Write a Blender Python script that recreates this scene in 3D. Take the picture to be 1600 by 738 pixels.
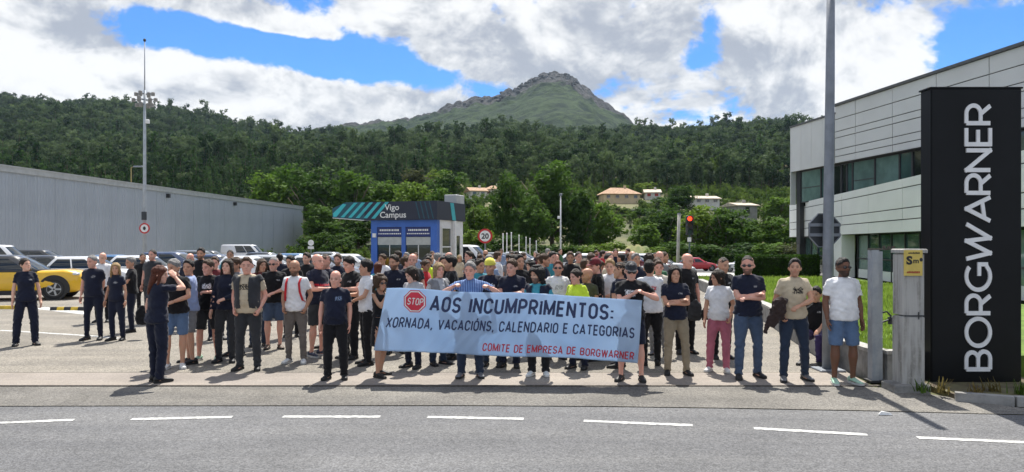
import bpy, bmesh, math, random
import numpy as np
from mathutils import Vector, Matrix, noise as mnoise
R = math.radians
random.seed(7); rng = np.random.default_rng(7)
for o in list(bpy.data.objects): bpy.data.objects.remove(o)
SC = bpy.context.scene
COL = SC.collection

# ------------------------------------------------------------------ camera, world, sun, exposure
CAM_H, HOR, FP = 2.0, 382.0, 1155.0
cam_d = bpy.data.cameras.new('camera'); cam = bpy.data.objects.new('camera', cam_d); COL.objects.link(cam)
cam.location = (0, 0, CAM_H); cam.rotation_euler = (R(90), 0, 0)
cam_d.sensor_width = 36; cam_d.lens = FP * 36 / 1600; cam_d.shift_y = (HOR - 369) / 1600
cam_d.clip_start = 0.1; cam_d.clip_end = 9000
SC.camera = cam
SUN_EL, SUN_AZ = 60.0, 6.0          # high sun, behind the crowd
sun_d = bpy.data.lights.new('sun', 'SUN'); sun = bpy.data.objects.new('sun', sun_d); COL.objects.link(sun)
sun_d.energy = 4.0; sun_d.angle = R(0.5); sun_d.color = (1.0, 0.955, 0.88)
sun.rotation_euler = (-R(90 - SUN_EL), 0, -R(SUN_AZ)); sun.location = (0, 60, 80)
SC.view_settings.view_transform = 'Standard'; SC.view_settings.look = 'None'
SC.view_settings.exposure = 0.95; SC.view_settings.gamma = 1.0

SC.cycles.max_bounces = 5; SC.cycles.diffuse_bounces = 3; SC.cycles.glossy_bounces = 2; SC.cycles.transmission_bounces = 3; SC.cycles.volume_bounces = 0; SC.cycles.transparent_max_bounces = 4
SC.cycles.volume_step_rate = 4; SC.cycles.volume_max_steps = 64
def px_az(x, y):                     # design aid: where in the real sky a cloud gap lies
    u, v = (x - 800) / FP, (HOR - y) / FP
    az = math.atan(u); return az, math.atan(v * math.cos(az))
class NT:
    def __init__(s, tree): s.t = tree; s.l = tree.links
    def n(s, typ, **kw):
        nd = s.t.nodes.new(typ)
        for k, v in kw.items(): setattr(nd, k, v)
        return nd
    def put(s, sock, v):
        if hasattr(v, 'node') or isinstance(v, bpy.types.NodeSocket): s.l.new(v, sock)
        else: sock.default_value = v
    def m(s, op, a, b=None, c=None, clamp=False):
        nd = s.n('ShaderNodeMath', operation=op); nd.use_clamp = clamp
        s.put(nd.inputs[0], a)
        if b is not None: s.put(nd.inputs[1], b)
        if c is not None: s.put(nd.inputs[2], c)
        return nd.outputs[0]
    def noise(s, vec, scale, detail=4, rough=.5, dist=0.0, out=0):
        nd = s.n('ShaderNodeTexNoise'); nd.inputs['Scale'].default_value = scale
        nd.inputs['Detail'].default_value = detail; nd.inputs['Roughness'].default_value = rough
        nd.inputs['Distortion'].default_value = dist
        if vec is not None: s.l.new(vec, nd.inputs['Vector'])
        return nd.outputs[out]
    def mix(s, fac, a, b, blend='MIX'):
        nd = s.n('ShaderNodeMix', data_type='RGBA', blend_type=blend)
        s.put(nd.inputs[0], fac); s.put(nd.inputs[6], a); s.put(nd.inputs[7], b)
        return nd.outputs[2]
    def ramp(s, fac, lo, hi, a=0.0, b=1.0):
        nd = s.n('ShaderNodeMapRange'); nd.interpolation_type = 'SMOOTHSTEP'
        s.put(nd.inputs[0], fac); s.put(nd.inputs[1], lo); s.put(nd.inputs[2], hi); s.put(nd.inputs[3], a); s.put(nd.inputs[4], b)
        return nd.outputs[0]
def c4(c): return (c[0], c[1], c[2], 1.0)

W = bpy.data.worlds.new('World'); SC.world = W; W.use_nodes = True
w = NT(W.node_tree); W.node_tree.nodes.clear()
tc = w.n('ShaderNodeTexCoord').outputs['Generated']
sep = w.n('ShaderNodeSeparateXYZ'); w.l.new(tc, sep.inputs[0])
az = w.m('ARCTAN2', sep.outputs[0], sep.outputs[1]); el = w.m('ARCSINE', sep.outputs[2])
sky = w.n('ShaderNodeTexSky', sky_type='NISHITA'); sky.sun_disc = False
sky.sun_elevation = R(SUN_EL); sky.sun_rotation = R(SUN_AZ); sky.air_density = 1.0; sky.dust_density = 0.3; sky.ozone_density = 2.5
mp = w.n('ShaderNodeMapping'); mp.inputs['Scale'].default_value = (1, 1, 1.45); w.l.new(tc, mp.inputs[0])
n1 = w.noise(mp.outputs[0], 5.5, 7, .6, .35)
n2 = w.noise(mp.outputs[0], 18.0, 5, .65, .2)
cov = w.m('ADD', w.m('MULTIPLY', n1, 0.72), w.m('MULTIPLY', n2, 0.36))
cmb = w.n('ShaderNodeCombineXYZ'); w.l.new(az, cmb.inputs[0]); w.l.new(el, cmb.inputs[1])
def blob(acc, x, y, sx, sy, wgt, tilt=0.0):
    a0, e0 = px_az(x, y); m_ = w.n('ShaderNodeMapping', vector_type='TEXTURE'); m_.inputs['Location'].default_value = (a0, e0, 0)
    m_.inputs['Rotation'].default_value = (0, 0, -math.atan(tilt)); m_.inputs['Scale'].default_value = (2.1 * sx / FP, 2.1 * sy / FP, 1); w.l.new(cmb.outputs[0], m_.inputs[0])
    g_ = w.n('ShaderNodeTexGradient', gradient_type='QUADRATIC_SPHERE'); w.l.new(m_.outputs[0], g_.inputs[0])
    return w.m('MULTIPLY_ADD', g_.outputs['Fac'], wgt, acc)
for b in [(310, 64, 100, 26, -.23, .18), (440, 75, 120, 30, -.26, .2), (560, 100, 120, 30, -.27, .15), (680, 118, 90, 22, -.22, .25),
          (222, 40, 36, 34, -.17, 0), (640, 60, 70, 30, -.16, 0), (1110, 45, 26, 50, -.20, 0), (1085, 95, 32, 22, -.15, 0),
          (1570, 62, 70, 40, -.34, -.2), (1500, 95, 40, 26, -.12, 0), (510, 20, 40, 18, -.10, 0),
          (310, 8, 150, 20, .27, .1), (400, 26, 70, 14, .2, .15), (450, 47, 44, 12, .26, .1), (610, 10, 100, 40, .32, 0), (700, 60, 54, 46, .26, 0),
          (90, 45, 140, 80, .24, 0), (230, 140, 260, 55, .20, .12), (560, 160, 160, 34, .18, .1), (900, 90, 200, 90, .20, 0),
          (1320, 90, 180, 120, .2, 0), (410, 105, 60, 22, .10, 0)]:
    cov = blob(cov, *b)
alpha = w.ramp(cov, .465, .565)
n3 = w.noise(mp.outputs[0], 9.0, 6, .62, .5)
mpu = w.n('ShaderNodeMapping'); mpu.inputs['Scale'].default_value = (1, 1, 1.45); mpu.inputs['Location'].default_value = (0, 0, .06); w.l.new(tc, mpu.inputs[0])
n1u = w.noise(mpu.outputs[0], 5.5, 7, .6, .35)                      # the cloud a little higher up: bright tops, grey undersides
relief = w.m('SUBTRACT', n1, n1u)
shade = w.m('ADD', w.m('MULTIPLY_ADD', relief, 3.0, w.ramp(cov, .5, .78, .12, -.02)), w.m('MULTIPLY_ADD', n3, 1.5, -.30))
for b in [(110, 38, 110, 34, -.26, 0), (850, 120, 120, 65, -.34, 0), (1000, 95, 90, 80, -.36, 0), (760, 40, 90, 55, -.12, 0),
          (120, 150, 140, 30, -.12, 0), (420, 135, 80, 24, -.05, 0), (1200, 110, 90, 40, -.06, 0), (1040, 180, 120, 30, -.1, 0), (330, 150, 300, 60, .06, 0), (1350, 100, 120, 120, .16, 0)]:
    shade = blob(shade, *b)
ccol = w.mix(w.ramp(shade, .05, .75), (.44, .48, .56, 1), (.98, .985, .99, 1))
bg1 = w.n('ShaderNodeBackground'); w.l.new(w.mix(1.0, sky.outputs[0], (.36, .80, 1.32, 1), 'MULTIPLY'), bg1.inputs[0]); bg1.inputs[1].default_value = 0.06
bg2 = w.n('ShaderNodeBackground'); w.l.new(ccol, bg2.inputs[0]); bg2.inputs[1].default_value = 0.53
mx = w.n('ShaderNodeMixShader'); w.l.new(alpha, mx.inputs[0]); w.l.new(bg1.outputs[0], mx.inputs[1]); w.l.new(bg2.outputs[0], mx.inputs[2])
W.cycles.sampling_method = 'MANUAL'; W.cycles.sample_map_resolution = 512
wo = w.n('ShaderNodeOutputWorld'); w.l.new(mx.outputs[0], wo.inputs[0])

# ------------------------------------------------------------------ helpers
def gp(x, y): d = CAM_H * FP / (y - HOR); return ((x - 800) / FP * d, d)          # pixel on the flat ground -> place
def at(x, d): return ((x - 800) / FP * d, d)
def hz(y, d): return CAM_H + (HOR - y) * d / FP
MATS = {}
def mat(name, col=(.5, .5, .5), rough=.6, var=.12, scale=8.0, bump=0.0, bscale=60.0, metal=0.0, spec=.5, coat=0.0, emit=None, transl=0.0, rnd=0.0, col2=None, alpha=None):
    if name in MATS: return MATS[name]
    m = bpy.data.materials.new(name); m.use_nodes = True; t = NT(m.node_tree)
    p = m.node_tree.nodes['Principled BSDF']
    p.inputs['Roughness'].default_value = rough; p.inputs['Metallic'].default_value = metal
    p.inputs['Specular IOR Level'].default_value = spec; p.inputs['Coat Weight'].default_value = coat
    tcn = t.n('ShaderNodeTexCoord').outputs['Object']
    base = c4(col)
    if var > 0 or col2:
        nz = t.noise(tcn, scale, 6, .6)
        f = t.ramp(nz, .3, .7)
        lo = c4([c * (1 - var) for c in col]); hi = c4(col2) if col2 else c4([min(1, c * (1 + var)) for c in col])
        base = t.mix(f, lo, hi)
    if rnd > 0:
        oi = t.n('ShaderNodeObjectInfo').outputs['Random']
        base = t.mix(1.0, base, t.mix(oi, (1 - rnd, 1 - rnd * .8, 1 - rnd, 1), (1 + rnd, 1 + rnd * .7, 1 + rnd * .3, 1)), 'MULTIPLY')
    t.put(p.inputs['Base Color'], base)
    if bump > 0:
        b = t.n('ShaderNodeBump'); b.inputs['Strength'].default_value = bump; b.inputs['Distance'].default_value = .02
        t.l.new(t.noise(tcn, bscale, 5, .6), b.inputs['Height']); t.l.new(b.outputs[0], p.inputs['Normal'])
    if emit: p.inputs['Emission Color'].default_value = c4(emit[0]); p.inputs['Emission Strength'].default_value = emit[1]
    if transl > 0:
        out = m.node_tree.nodes['Material Output']; tr = t.n('ShaderNodeBsdfTranslucent'); t.put(tr.inputs[0], base)
        ms = t.n('ShaderNodeMixShader'); ms.inputs[0].default_value = transl
        t.l.new(p.outputs[0], ms.inputs[1]); t.l.new(tr.outputs[0], ms.inputs[2]); t.l.new(ms.outputs[0], out.inputs[0])
    MATS[name] = m; return m
def glass_mat(name, col, rough=.04, spec=.8):
    return mat(name, col, rough, var=.25, scale=.8, spec=spec, coat=.4)

def tag(o, label=None, cat=None, group=None, kind=None):
    if label: o['label'] = label
    if cat: o['category'] = cat
    if group: o['group'] = group
    if kind: o['kind'] = kind
    return o
def empty(name, loc, rz=0, label=None, cat=None, group=None):
    o = bpy.data.objects.new(name, None); COL.objects.link(o); o.location = loc; o.rotation_euler[2] = rz
    o.empty_display_size = .2
    return tag(o, label, cat, group)
def link(name, me, m=None, parent=None, loc=None, rz=None):
    o = bpy.data.objects.new(name, me); COL.objects.link(o)
    if m is not None:
        if not me.materials: me.materials.append(m)
        elif me.materials[0] is not m: o.material_slots[0].link = 'OBJECT'; o.material_slots[0].material = m
    if parent is not None: o.parent = parent
    if loc is not None: o.location = loc
    if rz is not None: o.rotation_euler[2] = rz
    return o
class MB:
    def __init__(s): s.v = []; s.f = []
    def add(s, vs, fs):
        b = len(s.v); s.v += [tuple(p) for p in vs]; s.f += [tuple(i + b for i in f) for f in fs]; return s
    def box(s, x0, x1, y0, y1, z0, z1):
        return s.add([(x0, y0, z0), (x1, y0, z0), (x1, y1, z0), (x0, y1, z0), (x0, y0, z1), (x1, y0, z1), (x1, y1, z1), (x0, y1, z1)],
                     [(0, 3, 2, 1), (4, 5, 6, 7), (0, 1, 5, 4), (1, 2, 6, 5), (2, 3, 7, 6), (3, 0, 4, 7)])
    def cbox(s, x0, x1, y0, y1, z0, z1, c=.01):            # box with chamfered vertical and top edges
        def r(z, i): return [(x0 + i, y0, z), (x1 - i, y0, z), (x1, y0 + i, z), (x1, y1 - i, z), (x1 - i, y1, z), (x0 + i, y1, z), (x0, y1 - i, z), (x0, y0 + i, z)]
        rr = [r(z0, c), r(z1 - c, c)]
        a, b, e, g = x0 + c, x1 - c, y0 + c, y1 - c
        rr.append([(a + c, e, z1), (b - c, e, z1), (b, e + c, z1), (b, g - c, z1), (b - c, g, z1), (a + c, g, z1), (a, g - c, z1), (a, e + c, z1)])
        return s.loft(rr)
    def wbox(s, O, t, n, s0, s1, z0, z1, d0, d1):           # box in a wall's frame: along t, outwards n
        P = lambda a, d, z: (O[0] + t[0] * a + n[0] * d, O[1] + t[1] * a + n[1] * d, z)
        vs = [P(s0, d0, z0), P(s1, d0, z0), P(s1, d1, z0), P(s0, d1, z0), P(s0, d0, z1), P(s1, d0, z1), P(s1, d1, z1), P(s0, d1, z1)]
        return s.add(vs, [(0, 3, 2, 1), (4, 5, 6, 7), (0, 1, 5, 4), (1, 2, 6, 5), (2, 3, 7, 6), (3, 0, 4, 7)])
    def loft(s, rings, cap=True, close=True):
        b = len(s.v); n = len(rings[0])
        for r in rings: s.v += [tuple(p) for p in r]
        for i in range(len(rings) - 1):
            for j in range(n if close else n - 1):
                k = (j + 1) % n
                s.f.append((b + i * n + j, b + i * n + k, b + (i + 1) * n + k, b + (i + 1) * n + j))
        if cap:
            s.f.append(tuple(b + j for j in reversed(range(n)))); s.f.append(tuple(b + (len(rings) - 1) * n + j for j in range(n)))
        return s
    def tube(s, pts, rad, n=8, flat=1.0):
        pts = [Vector(p) for p in pts]; rings = []
        if not isinstance(rad, (list, tuple)): rad = [rad] * len(pts)
        ref = None
        for i, p in enumerate(pts):
            t = (pts[min(i + 1, len(pts) - 1)] - pts[max(i - 1, 0)])
            t = t.normalized() if t.length > 1e-9 else Vector((0, 0, 1))
            if ref is None: ref = Vector((1, 0, 0)) if abs(t.x) < .8 else Vector((0, 1, 0))
            u = (ref - t * ref.dot(t)).normalized(); v = t.cross(u); ref = u
            rings.append([p + u * (rad[i] * math.cos(a)) + v * (rad[i] * flat * math.sin(a)) for a in [2 * math.pi * k / n for k in range(n)]])
        return s.loft(rings)
    def ell(s, c, r, n=10, m=6):
        rings = []
        for i in range(m + 1):
            a = math.pi * (i + .0) / m; q = max(math.sin(a), .05)
            rings.append([(c[0] + r[0] * q * math.cos(t), c[1] + r[1] * q * math.sin(t), c[2] - r[2] * math.cos(a)) for t in [2 * math.pi * k / n for k in range(n)]])
        return s.loft(rings)
    def rings(s, spec, n=14):                                # (z, half width, half depth, y centre[, x centre])
        return s.loft([[((q[4] if len(q) > 4 else 0) + q[1] * math.cos(a), q[3] + q[2] * math.sin(a), q[0]) for a in [2 * math.pi * k / n for k in range(n)]] for q in spec])
    def poly(s, pts, n0, n1, axis='y'):                      # extrude a polygon given in the plane across an axis
        f = {'y': lambda p, q: (p[0], q, p[1]), 'x': lambda p, q: (q, p[0], p[1]), 'z': lambda p, q: (p[0], p[1], q)}[axis]
        return s.loft([[f(p, n0) for p in pts], [f(p, n1) for p in pts]])
    def mesh(s, name, smooth=False):
        me = bpy.data.meshes.new(name); me.from_pydata(s.v, [], s.f)
        if smooth: me.polygons.foreach_set('use_smooth', [True] * len(me.polygons))
        me.update(); return me
    def build(s, name, m, parent=None, loc=None, rz=None, smooth=False):
        return link(name, s.mesh(name, smooth), m, parent, loc, rz)
def arr_mesh(name, v, f, smooth=False):
    me = bpy.data.meshes.new(name); v = np.asarray(v, dtype=np.float32); f = np.asarray(f, dtype=np.int32)
    me.vertices.add(len(v)); me.vertices.foreach_set('co', v.ravel())
    k = f.shape[1]; me.loops.add(f.size); me.loops.foreach_set('vertex_index', f.ravel())
    me.polygons.add(len(f)); me.polygons.foreach_set('loop_start', np.arange(0, f.size, k, dtype=np.int32))
    if smooth: me.polygons.foreach_set('use_smooth', np.ones(len(f), dtype=bool))
    me.update(calc_edges=True); return me
def bevel_mesh(me, w_=.01, seg=2, ang=30):
    bm = bmesh.new(); bm.from_mesh(me); bmesh.ops.remove_doubles(bm, verts=bm.verts, dist=1e-5); bmesh.ops.recalc_face_normals(bm, faces=bm.faces)
    ed = [e for e in bm.edges if len(e.link_faces) == 2 and e.calc_face_angle(0) > R(ang)]
    bmesh.ops.bevel(bm, geom=ed, offset=w_, segments=seg, profile=.6, affect='EDGES', clamp_overlap=True)
    bm.to_mesh(me); bm.free(); return me
def text_mesh(body, bold=0.0, space=1.0, res=3):
    cu = bpy.data.curves.new('txt', 'FONT'); cu.body = body; cu.offset = bold; cu.resolution_u = res; cu.space_character = space; cu.size = 1
    o = bpy.data.objects.new('txt', cu); COL.objects.link(o)
    dg = bpy.context.evaluated_depsgraph_get(); me = bpy.data.meshes.new_from_object(o.evaluated_get(dg))
    bpy.data.objects.remove(o); bpy.data.curves.remove(cu)
    v = np.array([x.co[:] for x in me.vertices]); fs = [tuple(p.vertices) for p in me.polygons]
    bpy.data.meshes.remove(me); v[:, 0] -= v[:, 0].min(); return v, fs
# ------------------------------------------------------------------ terrain
def sm(a, b, x): t = np.clip((x - a) / (b - a), 0, 1); return t * t * (3 - 2 * t)
SKYL = np.array([(-400, 150), (0, 155), (60, 162), (130, 170), (200, 173), (260, 170), (300, 179), (380, 191), (440, 201), (520, 213), (600, 217), (650, 216), (700, 212), (760, 204), (800, 199), (850, 206), (930, 212), (1000, 204), (1060, 204), (1120, 198), (1160, 197), (1240, 204), (1400, 200), (1700, 185), (2100, 170)])
RIDGE = 900.0
RX = (SKYL[:, 0] - 800) / FP * RIDGE; RZ = CAM_H + (HOR - SKYL[:, 1]) * RIDGE / FP - 14.5
def fbm2(x, y, s, o=4, seed=0.0):
    out = 0; a = 1.0
    for k in range(o):
        out = out + a * (np.sin(x * s + 1.7 * np.sin(y * s * .8 + seed + k) + seed * 1.3) * np.cos(y * s * 1.1 + 1.3 * np.sin(x * s * .7 - seed * .7 + k * 2)))
        s *= 2.03; a *= .5
    return out
def terrain(X, Y):
    X = np.asarray(X, float); Y = np.asarray(Y, float)
    hr = np.interp(X, RX, RZ)
    t = np.clip((Y - 130) / (RIDGE - 130), 0, 1)
    z = hr * (t * .96 + .04 * sm(0, 1, t)) + 3.0 * fbm2(X, Y, .012, 3, 2.0) * sm(160, 320, Y)
    z = np.where(Y > RIDGE, z - (Y - RIDGE) * .10, z)
    dip = sm(48, 75, Y) * sm(4, 16, X) * (1 - sm(105, 150, Y))
    return z - 0.9 * dip - 0.03
xs = np.unique(np.concatenate([np.linspace(-1500, -120, 70), np.linspace(-120, 120, 90), np.linspace(120, 1500, 70)]))
ys = np.unique(np.concatenate([np.linspace(-300, 0, 12), np.linspace(0, 160, 70), np.linspace(160, 1150, 100)]))
GX, GY = np.meshgrid(xs, ys); GZ = terrain(GX, GY)
def grid_faces(nx, ny):
    i = np.arange(nx - 1)[None, :] + np.arange(ny - 1)[:, None] * nx
    return np.stack([i, i + 1, i + nx + 1, i + nx], -1).reshape(-1, 4)
M_GROUND = mat('scrub_ground', (.055, .085, .028), .95, .5, .05, .6, .6, col2=(.16, .15, .06))
g = link('ground', arr_mesh('ground', np.stack([GX, GY, GZ], -1).reshape(-1, 3), grid_faces(len(xs), len(ys)), True), M_GROUND); tag(g, kind='structure')

# mountain
MSK = np.array([(380, 232), (480, 203), (560, 194), (640, 184), (700, 171), (730, 158), (752, 151), (772, 149), (790, 141), (806, 137), (820, 127), (838, 119), (850, 114), (870, 113), (880, 117), (888, 115), (897, 122), (906, 134), (918, 139), (930, 155), (945, 162), (960, 175), (990, 196), (1040, 220), (1120, 250)])
MY = 1800.0
MXs = (MSK[:, 0] - 800) / FP * MY; MZs = CAM_H + (HOR - MSK[:, 1]) * MY / FP
mx_ = np.linspace(-640, 520, 330); my_ = np.concatenate([np.linspace(980, 1500, 70), np.linspace(1505, 1900, 130), np.linspace(1910, 2300, 25)])
AX, AY = np.meshgrid(mx_, my_)
mz = np.interp(AX + 14 * fbm2(AX, AY, .015, 2, 1.), MXs, MZs)
tt = 1 - np.abs(AY - MY) / np.where(AY < MY, 860, 600); tt = np.clip(tt, 0, 1)
AZ = mz * (.12 + .88 * tt ** .92)
rocky = np.clip((tt - .62) / .3, 0, 1) * sm(120, 330, mz)
AZ = AZ + rocky * (9 * np.abs(fbm2(AX, AY, .05, 4, 3.)) - 6) + 5 * fbm2(AX, AY, .013, 4, 5.) * (1 - .7 * rocky) * np.clip((1 - tt) * 4, 0, 1)
M_MT = bpy.data.materials.new('mountain_rock_and_heath'); M_MT.use_nodes = True; t = NT(M_MT.node_tree); p = M_MT.node_tree.nodes['Principled BSDF']
p.inputs['Roughness'].default_value = .95; p.inputs['Specular IOR Level'].default_value = .1
oc = t.n('ShaderNodeTexCoord').outputs['Object']; ge = t.n('ShaderNodeNewGeometry')
sx = t.n('ShaderNodeSeparateXYZ'); t.l.new(oc, sx.inputs[0])
hgt = t.m('MULTIPLY_ADD', t.noise(oc, .018, 6, .65), 260.0, sx.outputs[2])
att = t.n('ShaderNodeAttribute', attribute_name='rock').outputs['Fac']
rk = t.ramp(t.m('ADD', att, t.m('MULTIPLY_ADD', t.noise(oc, .05, 8, .7), 1.5, -.75)), .42, .68)
veg = t.mix(t.ramp(t.noise(oc, .03, 9, .75, .5), .38, .62), (.009, .022, .010, 1), (.046, .074, .026, 1))
rock = t.mix(t.ramp(t.noise(oc, .09, 8, .7), .35, .65), (.022, .022, .025, 1), (.115, .11, .108, 1))
t.l.new(t.mix(rk, veg, rock), p.inputs['Base Color'])
bn = t.n('ShaderNodeBump'); bn.inputs['Strength'].default_value = 1.0; bn.inputs['Distance'].default_value = 9.0
t.l.new(t.noise(oc, .07, 9, .7), bn.inputs['Height']); t.l.new(bn.outputs[0], p.inputs['Normal'])
mme = arr_mesh('mountain', np.stack([AX, AY, AZ], -1).reshape(-1, 3), grid_faces(len(mx_), len(my_)), True)
ra = mme.attributes.new('rock', 'FLOAT', 'POINT')
rockw = np.clip(sm(.74, .95, tt) * sm(290, 390, mz) * 1.15 + .85 * sm(.88, .99, tt) * sm(180, 290, mz), 0, 1.2) - .08
ra.data.foreach_set('value', rockw.ravel().astype(np.float32))
tag(link('mountain', mme, M_MT), kind='structure')
# boulders along the rocky summit, too many and small to pick apart
bo = MB()
for k in range(130):
    x = random.choice([random.gauss(75, 75), random.uniform(-130, 170)]); 
    if x < -170 or x > 230: continue
    y = MY - abs(random.gauss(0, 45)); z = float(np.interp(x, MXs, MZs)) * (.12 + .88 * (1 - (MY - y) / 860) ** .92)
    s = random.uniform(2, 7.5); a = random.uniform(0, 3)
    n = 6; rr = []
    for i, (zz, q) in enumerate([(-.5, .8), (0, 1), (.45, .8), (.7, .35)]):
        rr.append([(x + s * q * random.uniform(.7, 1.2) * math.cos(a + 2 * math.pi * j / n), y + s * q * random.uniform(.7, 1.1) * math.sin(a + 2 * math.pi * j / n), z - s * .25 + s * zz * random.uniform(.6, 1.1)) for j in range(n)])
    bo.loft(rr)
M_ROCK = mat('granite_rock', (.045, .045, .05), .95, .5, .2, .8, .8, col2=(.11, .105, .103))
tag(bo.build('summit_rocks', M_ROCK), 'grey granite boulders heaped along the bare mountain summit', 'rocks', kind='stuff')

# ------------------------------------------------------------------ paved surfaces
def asphalt(name, c, speck, big, rough=.9, patch=.25, tint=None):
    m = bpy.data.materials.new(name); m.use_nodes = True; t = NT(m.node_tree); p = m.node_tree.nodes['Principled BSDF']
    p.inputs['Roughness'].default_value = rough; p.inputs['Specular IOR Level'].default_value = .3
    o = t.n('ShaderNodeTexCoord').outputs['Object']
    v = t.n('ShaderNodeTexVoronoi'); v.inputs['Scale'].default_value = 70; t.l.new(o, v.inputs[0])
    col = t.mix(t.ramp(v.outputs['Color'], 0.1, 0.9), c4([x * (1 - speck) for x in c]), c4([x * (1 + speck) for x in c]))
    f2 = t.noise(o, 22.0, 6, .7); col = t.mix(1.0, col, t.mix(t.ramp(f2, .3, .7), (1 - speck * .6,) * 3 + (1,), (1 + speck * .6,) * 3 + (1,)), 'MULTIPLY')
    f3 = t.noise(o, big, 6, .62, .4); col = t.mix(1.0, col, t.mix(t.ramp(f3, .3, .72), (1 - patch,) * 3 + (1,), (1 + patch * .7,) * 3 + (1,)), 'MULTIPLY')
    mp_ = t.n('ShaderNodeMapping'); mp_.inputs['Scale'].default_value = (.12, 1.3, 1); t.l.new(o, mp_.inputs[0])
    f4 = t.noise(mp_.outputs[0], 1.2, 5, .6); col = t.mix(1.0, col, t.mix(t.ramp(f4, .35, .7), (.86, .86, .87, 1), (1.1, 1.09, 1.07, 1)), 'MULTIPLY')
    f5 = t.ramp(t.noise(o, 1.7, 4, .75, .8), .66, .74); col = t.mix(t.m('MULTIPLY', f5, .4), col, c4([x * .55 for x in c]))
    if tint: col = t.mix(t.ramp(t.noise(o, .8, 4, .6), .45, .7), col, c4(tint))
    t.l.new(col, p.inputs['Base Color'])
    b = t.n('ShaderNodeBump'); b.inputs['Strength'].default_value = .7; b.inputs['Distance'].default_value = .008
    t.l.new(t.m('ADD', v.outputs['Distance'], f2), b.inputs['Height']); t.l.new(b.outputs[0], p.inputs['Normal'])
    MATS[name] = m; return m
M_PLAZA = asphalt('worn_pale_asphalt', (.245, .225, .192), .36, .35, patch=.22)
M_ROAD = asphalt('road_asphalt', (.148, .149, .152), .28, .3, patch=.16)
M_APRON = asphalt('apron_asphalt', (.175, .166, .150), .3, .5, patch=.26)
M_CONC = asphalt('worn_concrete', (.31, .275, .24), .12, .7, patch=.14)
M_WHITE = mat('worn_white_paint', (.50, .50, .48), .7, .45, 14.0, .3, 70, col2=(.66, .66, .64))
def sheet(name, pts, z, m, kind='structure', parent=None, label=None, cat=None):
    mb = MB(); mb.add([(x, y, z) for x, y in pts], [tuple(range(len(pts)))])
    o = mb.build(name, m, parent)
    if parent is None: tag(o, label, cat, None, kind)
    return o
def edge_y(x): return float(np.interp(x, [-12, -8, -4, 0, 2, 4, 5.5, 8, 12, 20], [9.25, 9.15, 9.18, 9.2, 9.1, 8.95, 8.75, 8.5, 8.3, 8.0]))     # seam between apron and road
ex = list(np.linspace(-60, 40, 60))
sheet('road', [(x, edge_y(x)) for x in ex] + [(40, -40), (-60, -40)], -.012, M_ROAD); road = bpy.data.objects['road']
def seam_r(x): return 10.46 if x < 5.0 else (10.46 - (x - 5.0) * .9 if x < 6.2 else edge_y(x) + .28)
ax_ = sorted(ex + [5.0, 5.3, 5.6, 5.9, 6.2, 6.5])
sheet('apron', [(x, edge_y(x) + .03) for x in ax_] + [(x, 10.43 if x < 5.2 else max(edge_y(x) + .25, 10.43 - (x - 5.2) * 1.3)) for x in reversed(ax_)], -.008, M_APRON); apron = bpy.data.objects['apron']
sheet('concrete_strip', [(-60, 10.5), (5.1, 10.5), (5.25, 11.55), (-60, 11.55)], -.003, M_CONC)
WALLP = [(5.30, 10.95), (5.32, 12.6), (6.5, 19.0), (8.3, 33.0)]
sheet('plaza', [(-60, 11.55)] + [(5.25, 11.55)] + [(5.30, 12.6), (6.48, 19.0), (8.28, 33.0), (9.5, 44), (9.5, 52), (-10, 78), (-60, 90)], 0.0, M_PLAZA)
plaza = bpy.data.objects['plaza']
# steel rail of the sliding gate, set in the ground across the whole entrance
rail = MB(); rail.box(-60, 5.2, 10.44, 10.465, -.011, .006); rail.box(-60, 5.2, 10.475, 10.497, -.011, .004)
tag(rail.build('gate_rail', mat('rusty_steel', (.10, .085, .07), .6, .4, 20, .3, 80, metal=.4)), 'steel sliding gate rail set in the ground across the entrance', 'rail')
# dashed edge line on the road
dash = [(-60, 116, 662, 655), (205, 363, 654, 650.5), (442, 594, 650, 650), (668, 818, 650.5, 653.5), (912, 1082, 656.5, 663.5), (1178, 1355, 668, 678), (1433, 1605, 682.5, 690), (1680, 1860, 694, 704), (-300, -140, 672, 667)]
for x0, x1, y0, y1 in dash:
    a, b = Vector(gp(x0, y0)), Vector(gp(x1, y1)); d = (b - a).normalized(); n = Vector((-d.y, d.x)) * .052
    mb = MB(); k = 14; top = []; bot = []
    for i in range(k + 1):
        q = a.lerp(b, i / k); top.append((q.x + n.x * random.uniform(.86, 1.08), q.y + n.y * random.uniform(.86, 1.08), -.008)); bot.append((q.x - n.x * random.uniform(.86, 1.08), q.y - n.y * random.uniform(.86, 1.08), -.008))
    mb.v = top + bot; mb.f = [(i, i + 1, k + 2 + i, k + 1 + i) for i in range(k)]
    mb.build('line_dash', M_WHITE, road)
# white bay line and worn arrow paint on the plaza
for q in [[(0, 516.5), (60, 520), (140, 525), (185, 529)], [(0, 579), (1, 579.5)], [(1080, 452), (1105, 460)]][:1]:
    mb = MB(); top = []; bot = []
    for x, y in q: X, Y = gp(x, y); top.append((X, Y + .07, .004)); bot.append((X, Y - .07, .004))
    mb.v = top + bot; k = len(q); mb.f = [(i, i + 1, k + 1 + i, k + i) for i in range(k - 1)]
    mb.build('bay_line', M_WHITE, plaza)
mb = MB(); mb.add([(*gp(55, 483), .004), (*gp(132, 492), .004), (*gp(132, 487), .004), (*gp(70, 480), .004)], [(0, 1, 2, 3)]); mb.build('bay_line', M_WHITE, plaza)
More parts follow.
